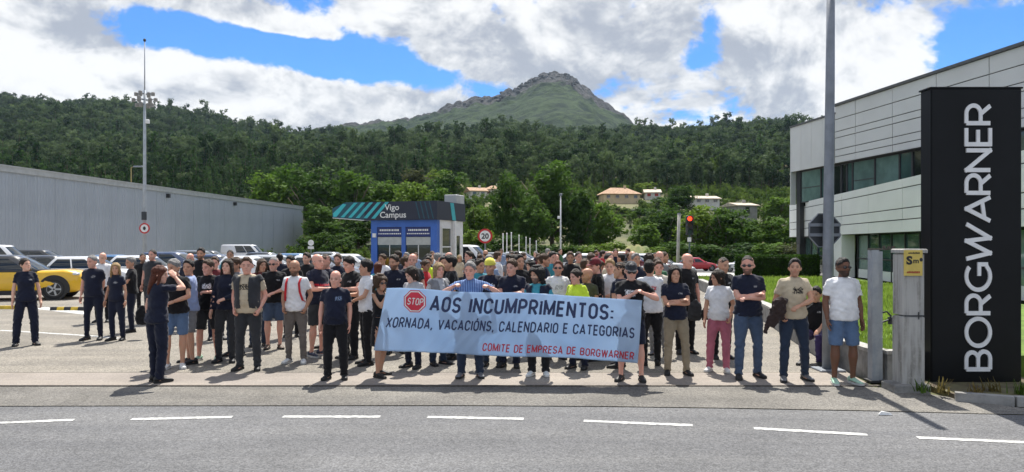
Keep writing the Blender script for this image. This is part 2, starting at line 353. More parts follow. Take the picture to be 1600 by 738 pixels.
# litter scrap on the apron
X, Y = gp(1383, 647); mb = MB(); mb.loft([[(X - .09, Y - .02, -.006), (X + .07, Y - .04, -.006), (X + .09, Y + .03, -.006), (X - .05, Y + .05, -.006)], [(X - .05, Y - .01, .03), (X + .05, Y - .02, .02), (X + .05, Y + .02, .015), (X - .03, Y + .03, .03)]])
tag(mb.build('paper_scrap', mat('paper', (.75, .75, .73), .8)), 'crumpled white paper scrap lying on the asphalt apron before the gate pillar', 'litter')
# pale road crossing beyond the plaza on the right
prd = MB(); px_ = np.linspace(2, 75, 20); py_ = np.linspace(46, 60, 8)
for y in py_:
    for x in px_: prd.v.append((x, y, float(terrain(x, y)) + .06))
prd.f = [tuple(q) for q in grid_faces(20, 8)]
tag(prd.build('side_road', mat('pale_concrete_road', (.42, .41, .38), .9, .2, .6, .3, 40)), kind='structure')
frd = MB(); py_ = np.linspace(76, 92, 6); px_ = np.linspace(-20, 110, 26)
for y in py_:
    for x in px_: frd.v.append((x, y, float(terrain(x, y)) + .05))
frd.f = [tuple(q) for q in grid_faces(26, 6)]
tag(frd.build('far_road', M_ROAD), kind='structure')
# ------------------------------------------------------------------ vegetation
def leaf_quads(cent, size, nrm=None, seed=0, aspect=.6):
    r = np.random.default_rng(seed); n = len(cent)
    d = r.normal(size=(n, 3)); 
    if nrm is not None: d = d * .8 + nrm * 1.0
    d /= np.linalg.norm(d, axis=1)[:, None] + 1e-9
    a = r.normal(size=(n, 3)); u = np.cross(d, a); u /= np.linalg.norm(u, axis=1)[:, None] + 1e-9
    v = np.cross(d, u); s = size * r.uniform(.6, 1.3, n)[:, None]
    u = u * s; v = v * s * aspect
    P = np.stack([cent - u, cent - v * .9 + u * .1, cent + u, cent + v * .9 + u * .1], 1).reshape(-1, 3)
    return P, np.arange(4 * n).reshape(-1, 4)
def crown_pts(lobes, nclump, per, spread, seed, shell=.55):
    r = np.random.default_rng(seed); P = []; N = []
    vol = np.array([l[3] * l[4] * l[5] for l in lobes]); vol = vol / vol.sum()
    for k in range(nclump):
        l = lobes[r.choice(len(lobes), p=vol)]
        d = r.normal(size=3); d /= np.linalg.norm(d); rad = (shell + (1 - shell) * r.random()) if r.random() < .8 else r.random()
        c = np.array(l[:3]) + d * rad * np.array(l[3:])
        q = r.normal(size=(per, 3)) * spread * r.uniform(.6, 1.3); q[:, 2] *= .75
        P.append(c + q); N.append(np.repeat([d + np.array([0, 0, .5])], per, 0))
    return np.concatenate(P), np.concatenate(N)
def leaf_mat(name, c, c2, rnd=.35, scale=.5, tr=.42):
    return mat(name, c, .7, .3, scale, spec=.12, transl=tr, rnd=rnd, col2=c2)
M_LEAF = [leaf_mat('leaf_dark_green', (.034, .080, .016), (.085, .17, .028)), leaf_mat('leaf_mid_green', (.066, .145, .02), (.14, .25, .036)), leaf_mat('leaf_bright_green', (.12, .21, .026), (.22, .33, .05)),
          leaf_mat('leaf_olive', (.065, .085, .03), (.13, .14, .055))]
M_BARK = mat('bark', (.11, .085, .06), .95, .35, 6, .8, 20)
def trunk_mb(h, r0, nl, seed, spread=.3):
    rr = random.Random(seed); mb = MB()
    pts = [(0, 0, -.3)]; x = y = 0
    for i in range(1, 6): x += rr.uniform(-.03, .03) * h; y += rr.uniform(-.03, .03) * h; pts.append((x, y, h * i / 5))
    mb.tube(pts, [r0 * 1.25] + [r0 * (1 - .15 * i) for i in range(1, 6)], 8)
    for k in range(nl):
        i = rr.randint(2, 4); b = Vector(pts[i]); a = rr.uniform(0, 6.28); L = h * rr.uniform(.3, .55)
        m_ = b + Vector((math.cos(a), math.sin(a), .7)) * L * .5; e = b + Vector((math.cos(a) * 1.1, math.sin(a) * 1.1, 1.2)) * L
        mb.tube([b, m_, e], [r0 * .45, r0 * .28, r0 * .08], 6)
    return mb
BROAD = []
for k in range(5):
    rr = random.Random(50 + k); lobes = []
    for j in range(11):
        a = rr.uniform(0, 6.28); q = rr.uniform(.0, .30); z = rr.uniform(.28, .84); sc = (1 - abs(z - .5) * .9)
        lobes.append((q * math.cos(a) * sc, q * math.sin(a) * sc, z, rr.uniform(.13, .21) * sc, rr.uniform(.13, .21) * sc, rr.uniform(.11, .17)))
    lobes.append((0, 0, .5, .24, .24, .34))
    P, N = crown_pts(lobes, 330, 16, .026, 100 + k); P[:, 2] = np.maximum(P[:, 2], .05)
    v, f = leaf_quads(P, .024, N, k); BROAD.append((arr_mesh('crown', v, f), trunk_mb(.55, .028, 6, k).mesh('trunk', True)))
BUSH = []
for k in range(3):
    rr = random.Random(80 + k); lobes = [(rr.uniform(-.28, .28), rr.uniform(-.28, .28), rr.uniform(.2, .7), rr.uniform(.16, .28), rr.uniform(.16, .28), rr.uniform(.14, .24)) for j in range(8)]
    P, N = crown_pts(lobes, 200, 15, .035, 140 + k); P[:, 2] = np.maximum(P[:, 2], .01)
    v, f = leaf_quads(P, .034, N, k + 9); BUSH.append((arr_mesh('crown', v, f), trunk_mb(.5, .02, 5, 30 + k).mesh('trunk', True)))
def tree(name, x, d, ytop, w_px, kind, m, label, cat='tree', group=None, protos=None, base=None):
    protos = protos or BROAD; X, Y = at(x, d); zb = float(terrain(X, Y)) if base is None else base
    H = hz(ytop, d) - zb; Wd = w_px * d / FP
    root = empty(name, (X, Y, zb), random.uniform(0, 6.28), label, cat, group)
    cm, tm = protos[kind % len(protos)]
    for nm, me, mm in (('crown', cm, m), ('trunk', tm, M_BARK)):
        o = link(nm, me, mm, root); o.scale = (Wd / .72, Wd / .72, H / .98)
    return root
GT = 'broadleaf trees along the far edge of the car park'
TREES = [  # x, d, top y, width px, proto, material
 (418, 146, 268, 95, 0, 1, 'broad green tree rising right above the warehouse roof end'), (452, 150, 258, 95, 1, 1, 'tall rounded tree behind the end of the grey warehouse'),
 (495, 140, 253, 105, 2, 0, 'large dark green tree beside the warehouse corner'), (548, 138, 258, 110, 3, 1, 'wide leafy tree behind the striped kiosk canopy'),
 (600, 142, 265, 100, 4, 1, 'leafy tree behind the kiosk roof with dense crown'), (650, 136, 280, 90, 0, 2, 'bright green tree behind the right half of the kiosk roof'),
 (505, 120, 320, 90, 1, 0, 'low dark tree between warehouse corner and kiosk'), (560, 118, 326, 90, 2, 0, 'low dark tree hidden mostly by the kiosk'),
 (690, 132, 285, 80, 3, 1, 'green tree right of the kiosk roof'), (700, 118, 322, 60, 1, 2, 'light green tree behind the kiosk side wall'),
 (745, 124, 308, 70, 4, 2, 'bright tree behind the round speed limit sign'),
 (800, 118, 264, 84, 0, 0, 'very dark tall tree behind the row of white posts'), (862, 122, 250, 120, 1, 0, 'tallest dark tree behind the thin lamp post'),
 (835, 112, 300, 80, 2, 0, 'dark tree just behind the thin white posts'), (905, 118, 290, 84, 3, 0, 'dark tree right of the thin lamp post'),
 (938, 126, 298, 80, 4, 1, 'green tree below the yellow house'), (1040, 124, 318, 90, 0, 0, 'dark tree behind the slim pale pole'),
 (1092, 116, 315, 96, 2, 2, 'bright green round tree behind the traffic light'), (1135, 112, 318, 92, 3, 1, 'mid green tree right of the traffic light'),
 (1178, 110, 330, 84, 4, 1, 'leafy tree below the grey hillside hut'), (1222, 108, 338, 80, 1, 1, 'green tree beside the office building end'),
 (1012, 118, 345, 70, 3, 1, 'small tree left of the slim pale pole'), (1062, 190, 290, 60, 1, 0, 'dark rounded tree between the hillside houses'),
 (1262, 112, 330, 80, 2, 0, 'dark tree partly hidden by the office building'), (700, 200, 262, 70, 2, 1, 'pale tree on the slope above the kiosk'), (650, 215, 255, 60, 4, 3, 'olive tree on the slope over the kiosk'),
 (1010, 250, 284, 45, 0, 2, 'small green tree behind the yellow house'), (1215, 170, 305, 70, 3, 1, 'green tree right of the grey hillside hut')]
for x, d, yt, wp, k, mi, lab in TREES: tree('broadleaf_tree', x, d, yt, wp, k, M_LEAF[mi], lab, 'tree', GT)
GB = 'bushes on the slope beyond the car park'
BUSHES = [(925, 100, 368, 70, 1, 2, 'bright low bush right of the thin lamp post'), (1018, 100, 380, 44, 2, 2, 'low green bush left of the slim pale pole'),
 (1050, 102, 372, 60, 0, 0, 'dark bush behind the traffic light pole'), (1105, 100, 368, 80, 1, 0, 'dark wide bush behind the red car'), (1150, 100, 372, 70, 2, 0, 'dark bush behind the white hatchback'), (1195, 98, 374, 70, 0, 1, 'green bush behind the clipped hedge'),
 (1232, 96, 366, 60, 1, 3, 'olive bush at the office building end'), (785, 106, 360, 60, 2, 0, 'dark bush beside the speed limit sign'), (740, 110, 352, 60, 0, 2, 'bright bush left of the speed limit sign'),
 (900, 104, 374, 60, 1, 0, 'dark low bush under the dark tree'), (1030, 205, 303, 50, 2, 1, 'round bush below the small white house'), (945, 190, 318, 60, 0, 2, 'bush in front of the yellow house'), (1000, 185, 322, 50, 1, 1, 'bush on the terrace under the yellow house'),
 (1140, 180, 322, 60, 2, 2, 'bright bush below the flat white house'), (680, 240, 258, 50, 0, 2, 'sunlit bush in the clearing above the kiosk'), (850, 104, 378, 80, 2, 0, 'dark bush behind the white posts'), (480, 112, 350, 50, 1, 0, 'dark bush at the warehouse corner'), (530, 108, 356, 60, 2, 0, 'dark bush left of the kiosk'),
 (1210, 140, 345, 60, 1, 2, 'light green bush on the bank beside the office building'), (722, 190, 300, 46, 1, 1, 'green bush in front of the red roofed houses')]
for x, d, yt, wp, k, mi, lab in BUSHES: tree('bush', x, d, yt, wp, k, M_LEAF[mi], lab, 'bush', GB, BUSH)

# ---- the wooded hillside: one mass of instanced trees
pcol = bpy.data.collections.new('forest_prototypes')
FM = [leaf_mat('forest_leaf_dark', (.030, .072, .026), (.075, .15, .05), .7, .25, .38), leaf_mat('forest_leaf_blue', (.050, .095, .046), (.11, .17, .08), .7, .25, .38), leaf_mat('forest_leaf_light', (.08, .155, .03), (.17, .26, .055), .6, .25, .38)]
def forest_proto(k, kind):
    r = np.random.default_rng(300 + k)
    if kind == 'euc':
        lobes = [(r.uniform(-.12, .12), r.uniform(-.12, .12), z, r.uniform(.09, .15), r.uniform(.09, .15), r.uniform(.07, .12)) for z in np.linspace(.42, .90, 7)]
        P, N = crown_pts(lobes, 60, 7, .030, 300 + k, .4); sz = .034
    elif kind == 'pine':
        lobes = [(0, 0, z, .20 * (1.08 - z), .20 * (1.08 - z), .06) for z in np.linspace(.22, .97, 9)]
        P, N = crown_pts(lobes, 65, 7, .024, 300 + k, .5); sz = .032
    else:
        lobes = [(r.uniform(-.2, .2), r.uniform(-.2, .2), r.uniform(.35, .75), r.uniform(.14, .22), r.uniform(.14, .22), r.uniform(.12, .2)) for j in range(6)]
        P, N = crown_pts(lobes, 62, 7, .045, 300 + k, .5); sz = .046
    v, f = leaf_quads(P, sz, N, k + 40, .75)
    mb = MB(); mb.tube([(0, 0, -.05), (.01, 0, .5), (0, .01, .85)], [.012, .009, .003], 5)
    nv = len(v); V = np.concatenate([v, np.array(mb.v)]); me = bpy.data.meshes.new('forest_tree')
    me.from_pydata(V.tolist(), [], f.tolist() + [tuple(i + nv for i in q) for q in mb.f])
    me.materials.append(FM[{'euc': 1, 'pine': 0, 'br': 2}[kind]]); me.materials.append(M_BARK)
    mi = np.zeros(len(me.polygons), dtype=np.int32); mi[len(f):] = 1; me.polygons.foreach_set('material_index', mi); me.update()
    o = bpy.data.objects.new('forest_tree', me); pcol.objects.link(o)
for k, kd in enumerate(['euc', 'euc', 'euc', 'pine', 'pine', 'br', 'br']): forest_proto(k, kd)
NF = 44000
fx = []; fs = []
u = rng.uniform(-.82, .82, NF * 3); q = rng.random(NF * 3); Y = np.sqrt(165 ** 2 + q * (935 ** 2 - 165 ** 2)); X = u * Y
img_x = 800 + X / Y * FP; Z = terrain(X, Y); img_y = HOR - (Z - CAM_H) / Y * FP
open_ = ((img_x > 560) & (img_x < 1260) & (Y < 255)) | (Y < 185)
clear = fbm2(X, Y, .02, 3, 4.) > .92
clear2 = ((np.abs(img_x - 690) < 45) & (Y > 230) & (Y < 330) & (fbm2(X, Y, .03, 2, 1.) > -.2))
keep = ~open_ & ~clear & ~clear2
keep &= rng.random(NF * 3) < np.clip(.35 + Y / 1000 + .3 * (fbm2(X, Y, .03, 2, 9.) > -.1), 0, 1)
X, Y, Z = X[keep][:NF], Y[keep][:NF], Z[keep][:NF]
pts = bpy.data.meshes.new('forest'); pts.vertices.add(len(X)); pts.vertices.foreach_set('co', np.stack([X, Y, Z - .3], -1).astype(np.float32).ravel())
kindn = fbm2(X, Y, .009, 3, 6.)
idx = np.where(kindn > .6, rng.integers(5, 7, len(X)), np.where(kindn < -.15, rng.integers(3, 5, len(X)), rng.integers(0, 3, len(X))))
jit = rng.random(len(X)) < .2; idx[jit] = rng.integers(0, 6, jit.sum())
a = pts.attributes.new('pick', 'INT', 'POINT'); a.data.foreach_set('value', idx.astype(np.int32))
tall = rng.uniform(9.0, 18.5, len(X)) * np.where(idx >= 5, .72, 1.0) * np.clip(.62 + Y / 1500, .6, 1.15); tall *= 1 + .22 * np.clip(fbm2(X, Y, .05, 2, 3.), -1, 1); tall[rng.random(len(X)) < .05] *= 1.4
a = pts.attributes.new('tall', 'FLOAT', 'POINT'); a.data.foreach_set('value', tall.astype(np.float32))
a = pts.attributes.new('turn', 'FLOAT', 'POINT'); a.data.foreach_set('value', rng.uniform(0, 6.28, len(X)).astype(np.float32))
fo = link('forest', pts); tag(fo, 'dense dark wood of pine and eucalyptus covering the hillside', 'forest', kind='stuff')
ng = bpy.data.node_groups.new('forest_scatter', 'GeometryNodeTree')
ng.interface.new_socket('Geometry', in_out='INPUT', socket_type='NodeSocketGeometry'); ng.interface.new_socket('Geometry', in_out='OUTPUT', socket_type='NodeSocketGeometry')
gi = ng.nodes.new('NodeGroupInput'); go = ng.nodes.new('NodeGroupOutput')
m2p = ng.nodes.new('GeometryNodeMeshToPoints'); iop = ng.nodes.new('GeometryNodeInstanceOnPoints'); ci = ng.nodes.new('GeometryNodeCollectionInfo')
ci.inputs['Collection'].default_value = pcol; ci.inputs['Separate Children'].default_value = True; ci.inputs['Reset Children'].default_value = True
iop.inputs['Pick Instance'].default_value = True
def nattr(nm, typ):
    n_ = ng.nodes.new('GeometryNodeInputNamedAttribute'); n_.data_type = typ; n_.inputs['Name'].default_value = nm
    return [s for s in n_.outputs if s.enabled and s.name == 'Attribute'][0]
thin = ng.nodes.new('ShaderNodeVectorMath'); thin.operation = 'MULTIPLY'; thin.inputs[1].default_value = (.80, .80, 1.0)
ng.links.new(nattr('tall', 'FLOAT'), thin.inputs[0])
cx = ng.nodes.new('ShaderNodeCombineXYZ'); ng.links.new(nattr('turn', 'FLOAT'), cx.inputs[2])
ng.links.new(gi.outputs[0], m2p.inputs[0]); ng.links.new(m2p.outputs[0], iop.inputs['Points']); ng.links.new(ci.outputs[0], iop.inputs['Instance'])
ng.links.new(nattr('pick', 'INT'), iop.inputs['Instance Index']); ng.links.new(cx.outputs[0], iop.inputs['Rotation']); ng.links.new(thin.outputs[0], iop.inputs['Scale'])
ng.links.new(iop.outputs[0], go.inputs[0])
md = fo.modifiers.new('scatter', 'NODES'); md.node_group = ng

# scrub and small trees on the lower slope between the houses: a cover nobody could count
NS = 5200
u = rng.uniform(-.45, .62, NS); Y = np.sqrt(100 ** 2 + rng.random(NS) * (300 ** 2 - 100 ** 2)); X = u * Y; Z = terrain(X, Y)
ix = 800 + X / Y * FP
ok = ~((ix > 945) & (ix < 1005) & (Y < 150) & (rng.random(NS) < .6)) & ~((ix > 1185) & (ix < 1245) & (Y > 110) & (Y < 160) & (rng.random(NS) < .6)) & (Y > 96)
for hx, hd, hr in [(975, 225, 14), (1020, 240, 9), (1105, 205, 11), (1170, 175, 9), (750, 235, 12), (770, 245, 9)]:
    cx_, cy_ = at(hx, hd); ok &= ((X - cx_) ** 2 + (Y - cy_ + 6) ** 2 > hr ** 2)
X, Y, Z = X[ok], Y[ok], Z[ok]
sp = bpy.data.meshes.new('undergrowth'); sp.vertices.add(len(X)); sp.vertices.foreach_set('co', np.stack([X, Y, Z - .5], -1).astype(np.float32).ravel())
a = sp.attributes.new('pick', 'INT', 'POINT'); a.data.foreach_set('value', rng.integers(5, 7, len(X)).astype(np.int32))
a = sp.attributes.new('tall', 'FLOAT', 'POINT'); a.data.foreach_set('value', (rng.uniform(1.5, 5.0, len(X)) * np.clip(Y / 190, .6, 1.3)).astype(np.float32))
a = sp.attributes.new('turn', 'FLOAT', 'POINT'); a.data.foreach_set('value', rng.uniform(0, 6.28, len(X)).astype(np.float32))
so = link('undergrowth', sp); tag(so, 'low green scrub covering the slope between the hillside houses', 'scrub', kind='stuff')
md = so.modifiers.new('scatter', 'NODES'); md.node_group = ng

# clipped hedge
h0, h1 = at(1150, 44), at(1236, 43); hh = 1.35; zb = float(terrain(13.5, 44))
P = rng.random((9000, 3)); face = rng.integers(0, 3, 9000)
L = math.hypot(h1[0] - h0[0], h1[1] - h0[1]) + 1.5
P[:, 0] *= L; P[:, 1] = P[:, 1] * 1.2; P[:, 2] *= hh
P[face == 0, 1] = 0; P[face == 1, 2] = hh; P[face == 2, 0] = np.where(rng.random((face == 2).sum()) < .5, 0, L)
P += rng.normal(size=P.shape) * .035
v, f = leaf_quads(P, .06, None, 3, .6)
hroot = empty('clipped_hedge', (h0[0], h0[1], zb), math.atan2(h1[1] - h0[1], h1[0] - h0[0]), 'dark green clipped hedge in front of the office building end', 'hedge')
link('foliage', arr_mesh('foliage', v, f), M_LEAF[0], hroot)
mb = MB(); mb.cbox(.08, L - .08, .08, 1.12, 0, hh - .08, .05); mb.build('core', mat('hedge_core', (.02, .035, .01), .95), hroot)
# ------------------------------------------------------------------ buildings
def frame(A, B):
    t = (Vector(B) - Vector(A)); L = t.length; t = t / L; return t, L
# ---- grey warehouse
M_SHEET = mat('grey_metal_cladding', (.39, .42, .455), .5, .06, .3, .1, 3, metal=.1)
M_SHEET2 = mat('pale_metal_trim', (.42, .43, .42), .5, .1, 2)
cW = -46.2
A = (cW + .0857 * 125, 125.0); B = (cW + .0857 * 38, 38.0); t_, L_ = frame(B, A); n_ = Vector((t_.y, -t_.x))
WH = 8.0
wh = empty('warehouse', (B[0], B[1], 0), 0, 'long grey ribbed metal warehouse along the car park', 'warehouse')
O = (0, 0)
mb = MB(); b2 = Vector((-60, 0)); q = [(0, 0), (t_.x * L_, t_.y * L_), (t_.x * L_ - 60, t_.y * L_), (-60, 0)]
q = [(a - n_.x * .12 if i < 2 else a, b - n_.y * .12 if i < 2 else b) for i, (a, b) in enumerate(q)]
mb.poly(q, 0, WH - .15, 'z'); mb.build('wall', M_SHEET, wh)
npan = 22; pw = L_ / npan
pm = MB(); prof = []; x = 0.0
while x < pw - .05: prof += [(x, 0), (x + .22, 0), (x + .25, .045), (x + .33, .045), (x + .36, 0)]; x += .38
prof = [p for p in prof if p[0] < pw - .03] + [(pw - .02, 0)]
pm.v = [(a, b, z) for z in (.1, WH - .1) for a, b in prof]; k = len(prof); pm.f = [(i, i + 1, k + i + 1, k + i) for i in range(k - 1)]
pme = pm.mesh('panel')
for i in range(npan):
    o = link('panel', pme, M_SHEET, wh, (t_.x * pw * i, t_.y * pw * i, 0)); o.rotation_euler[2] = math.atan2(t_.y, t_.x); o.scale[1] = -1
mb = MB(); mb.wbox(O, t_, n_, -.1, L_ + .12, WH - .12, WH + .32, -.5, .16); mb.build('roof_edge', M_SHEET2, wh)
mb = MB(); mb.wbox(O, t_, n_, -.1, L_ + .14, WH + .32, WH + .42, -.3, .22); mb.build('coping', M_SHEET2, wh)
mb = MB(); mb.wbox(O, t_, n_, L_ + .0, L_ + .13, 0, WH - .12, -.2, .1); mb.build('corner_trim', M_SHEET2, wh)
M_DARK = mat('dark_metal', (.03, .032, .035), .5, .2)
for s in (18.5, 45.5, 62.0): 
    mb = MB(); mb.wbox(O, t_, n_, s, s + .35, WH - .75, WH - .3, .05, .4); mb.build('floodlight', M_DARK, wh)

# ---- office building on the right
M_PAN = mat('pale_grey_panel', (.58, .59, .58), .45, .05, .4, .05, 6)
M_PANL = mat('white_panel', (.74, .76, .74), .4, .05, .4, .05, 6)
M_JOINT = mat('panel_joint', (.10, .105, .11), .8)
M_GLS = glass_mat('green_tinted_glass', (.05, .10, .095)); M_GLS2 = glass_mat('pale_green_glass', (.13, .21, .19)); M_GLSD = glass_mat('dark_glass', (.014, .018, .02))
off = empty('office_building', (17.0, 45.0, 0), 0, 'two storey office building with pale panels and green glass strips', 'building')
Z0 = .35
def loc(p): return (p[0] - 17.0, p[1] - 45.0)
uA, uB = (17.0, 45.0), (20.08, 22.0); ut, uL = frame(loc(uA), loc(uB)); un = Vector((ut.y, -ut.x)); uO = loc(uA)
if un.x > 0: un = -un
mb = MB(); mb.poly([loc(p) for p in [(17.12, 45.0), (20.2, 22.0), (44, 22), (44, 47)]], 6.42, 9.05, 'z'); mb.build('upper_block', M_JOINT, off)
mb = MB(); mb.poly([loc(p) for p in [(17.75, 40.4), (20.2, 22.0), (44, 22), (44, 40.4)]], 9.05, 9.45, 'z'); mb.build('roof_block', M_JOINT, off)
rows = [6.40, 6.76, 7.13, 7.77, 8.11, 8.78, 9.50]; s0m = 4.75
xs_ = [s0m + .02] + [s0m + 1.9 + 3.0 * i for i in range(6)] ; xs_ = [v for v in xs_ if v < uL] + [uL]
for i in range(len(xs_) - 1):
    for j in range(len(rows) - 1):
        mb = MB(); mb.wbox(uO, ut, un, xs_[i] + .018, xs_[i + 1] - .018, rows[j] + .02, rows[j + 1] - .02, .0, .05 + random.uniform(-.006, .006)); mb.build('panel', M_PAN, off)
for i in range(4):
    mb = MB(); mb.wbox(uO, ut, un, .0 + i * 1.17 + .008, (i + 1) * 1.17 - .008, 6.40, 9.08, -.02, .02); mb.build('panel', M_PAN, off)
mb = MB(); mb.wbox(uO, ut, un, s0m - .05, uL + .1, 9.50, 9.62, -.5, .16); mb.build('coping', M_JOINT, off)
mb = MB(); mb.wbox(uO, ut, un, -.06, s0m + .1, 9.08, 9.18, -.5, .09); mb.build('coping', M_JOINT, off)
mb = MB(); mb.wbox(uO, ut, un, -.07, -.005, 4.4, 9.08, -.3, .03); mb.build('corner_trim', M_PAN, off)
# ribbon of first floor windows, set back under the overhang
mb = MB(); mb.poly([loc(p) for p in [(17.62, 44.85), (20.65, 22.2), (43, 22.2), (43, 46)]], 4.30, 6.41, 'z'); mb.build('window_wall', M_GLSD, off)
s = .45; wcol = [M_GLS2, M_GLS, M_GLSD, M_GLSD, M_GLS, M_GLS2, M_GLS2, M_GLS, M_GLSD, M_GLS2, M_GLS, M_GLSD, M_GLS]
wid = [2.2, .7, 1.3, .5, .5, 1.9, 1.9, .9, 1.3, 2.0, 1.2, 1.2, 1.6]
for k in range(13):
    e = min(s + wid[k], uL - .2)
    if e - s < .3: break
    mb = MB(); mb.wbox(uO, ut, un, s + .05, e - .05, 4.55, 6.36, -.46, -.40); wn = mb.build('window', wcol[k], off)
    mb = MB()
    for z in ((4.50, 4.56), (6.34, 6.40)): mb.wbox(uO, ut, un, s, e, z[0], z[1], -.46, -.36)
    for q in (s, e - .05): mb.wbox(uO, ut, un, q, q + .05, 4.56, 6.34, -.46, -.355)
    if k in (0, 5, 9): mb.wbox(uO, ut, un, s + .05, e - .05, 5.35, 5.39, -.46, -.37)
    mb.build('frame', M_DARK, wn); s = e + .02
mb = MB(); mb.wbox(uO, ut, un, -.02, .42, 2.0, 6.40, -.6, -.34); mb.build('corner_column', M_DARK, off)
# lower block, turned a little against the upper one
lY = lambda y: (10.9 + .153 * y, y)
lA, lB = lY(48.7), lY(20.0); lt, lL = frame(loc(lA), loc(lB)); ln = Vector((lt.y, -lt.x)); lO = loc(lA)
if ln.x > 0: ln = -ln
mb = MB(); mb.poly([loc(p) for p in [(lA[0] + .12, 48.6), (lB[0] + .12, 20.1), (43, 20.1), (43, 48.6)]], 2.50, 4.52, 'z'); mb.build('lower_block', M_JOINT, off)
mb = MB(); mb.poly([loc(p) for p in [(lA[0] + .8, 48.0), (lB[0] + .8, 20.5), (42, 20.5), (42, 48)]], 0, 2.50, 'z'); mb.build('ground_floor_wall', M_GLSD, off)
rows = [2.47, 2.97, 3.41, 4.21, 4.58]; xs_ = [0, 3.6, 7.7, 11.8, 15.9, 20.0, 24.1, lL]
for i in range(len(xs_) - 1):
    for j in range(4):
        mb = MB(); mb.wbox(lO, lt, ln, xs_[i] + .018, xs_[i + 1] - .018, rows[j] + .02, rows[j + 1] - .02, .0, .05 + random.uniform(-.006, .006)); mb.build('panel', M_PANL, off)
mb = MB(); mb.wbox(lO, lt, ln, -.05, .0, 2.47, 4.6, -1.2, .06); mb.build('corner_trim', M_PANL, off)
mb = MB(); mb.wbox(lO, lt, ln, 10.2, 11.7, Z0, 2.47, -.6, .03); mb.build('pier', M_PANL, off)
mb = MB(); mb.wbox(lO, lt, ln, .4, 1.2, Z0, 2.47, -.7, -.3); mb.build('pier', M_DARK, off)
s = 1.3; k = 0
while s < lL - 1.6:
    e = s + 1.55
    if not (9.0 < s < 11.6):
        mb = MB(); mb.wbox(lO, lt, ln, s + .05, e - .05, Z0 + .45, 2.42, -.72, -.66); wn = mb.build('window', [M_GLS, M_GLS2, M_GLS][k % 3], off)
        mb = MB(); mb.wbox(lO, lt, ln, s - .02, s + .05, Z0, 2.46, -.72, -.6); mb.wbox(lO, lt, ln, s + .05, e - .05, 1.28, 1.34, -.72, -.62); mb.build('frame', M_DARK, wn)
        mb = MB(); mb.wbox(lO, lt, ln, s + .05, e - .05, Z0 + .02, Z0 + .44, -.70, -.63); mb.build('spandrel', M_PANL, wn)
    s = e; k += 1

# ---- gate house kiosk
M_BLUE = mat('kiosk_blue', (.04, .13, .46), .4, .08, 2, spec=.5); M_NAVY = mat('kiosk_navy', (.012, .016, .035), .45, .15, 2)
M_TEAL = mat('canopy_teal', (.04, .40, .44), .4, .1, 2); M_TEALD = mat('canopy_dark_teal', (.01, .07, .10), .4, .1, 2)
M_WHP = mat('white_plastic', (.72, .72, .70), .5, .06, 3); M_BLIND = mat('window_blind', (.42, .44, .42), .7, .1, 4)
M_GRY = mat('kiosk_grey', (.10, .115, .13), .5, .1, 3)
kk = empty('gate_house', (-3.65, 36.0, 0), R(-18.8), 'blue gate house kiosk with striped teal canopy and white lettering', 'kiosk')
KW, KD = 3.62, 3.2
mb = MB(); mb.box(-KW + .05, -.05, .1, KD - .05, 0, 3.25); mb.build('core', M_NAVY, kk)
mb = MB(); mb.box(-KW, -KW + .34, -.02, .3, 0, 3.2); mb.box(-.34, 0, -.02, .3, 0, 3.2); mb.box(-KW + .34, -.34, -.018, .2, 2.86, 3.2); mb.box(-1.92, -1.70, -.019, .2, .9, 2.86); mb.box(-KW + .34, -.34, -.016, .2, 0, .9); mb.build('front_frame', M_BLUE, kk)
for a, b, s1 in ((-KW + .36, -1.94, 'CONTROL ACCESOS'), (-1.68, -.36, 'RECEPCION')):
    mb = MB(); mb.box(a, b, .05, .09, .92, 1.95); wn = mb.build('window', M_GLSD, kk)
    mb = MB(); mb.box(a, b, .02, .06, 1.97, 2.36); mb.build('blind', M_BLIND, wn)
    mb = MB(); mb.box(a, b, -.012, .05, 2.38, 2.84); mb.build('sign_board', mat('sign_blue', (.012, .025, .14), .4), wn)
    mb = MB()
    for i, z in enumerate((2.66, 2.50)):
        wl = (b - a) * (.8 if i == 0 else .9); x = (a + b) / 2 - wl / 2
        while x < (a + b) / 2 + wl / 2:
            q = random.uniform(.04, .1); mb.box(x, x + q, -.018, -.012, z, z + (.09 if i == 0 else .055)); x += q + .03
    mb.build('lettering', M_WHP, wn)
    mb = MB(); mb.box((a + b) / 2 - .02, (a + b) / 2 + .02, .03, .06, .92, 1.97); mb.build('mullion', M_WHP, wn)
mb = MB(); mb.box(-KW + .12, -KW + .30, -.09, -.02, 2.35, 2.55); mb.build('lamp', M_WHP, kk)
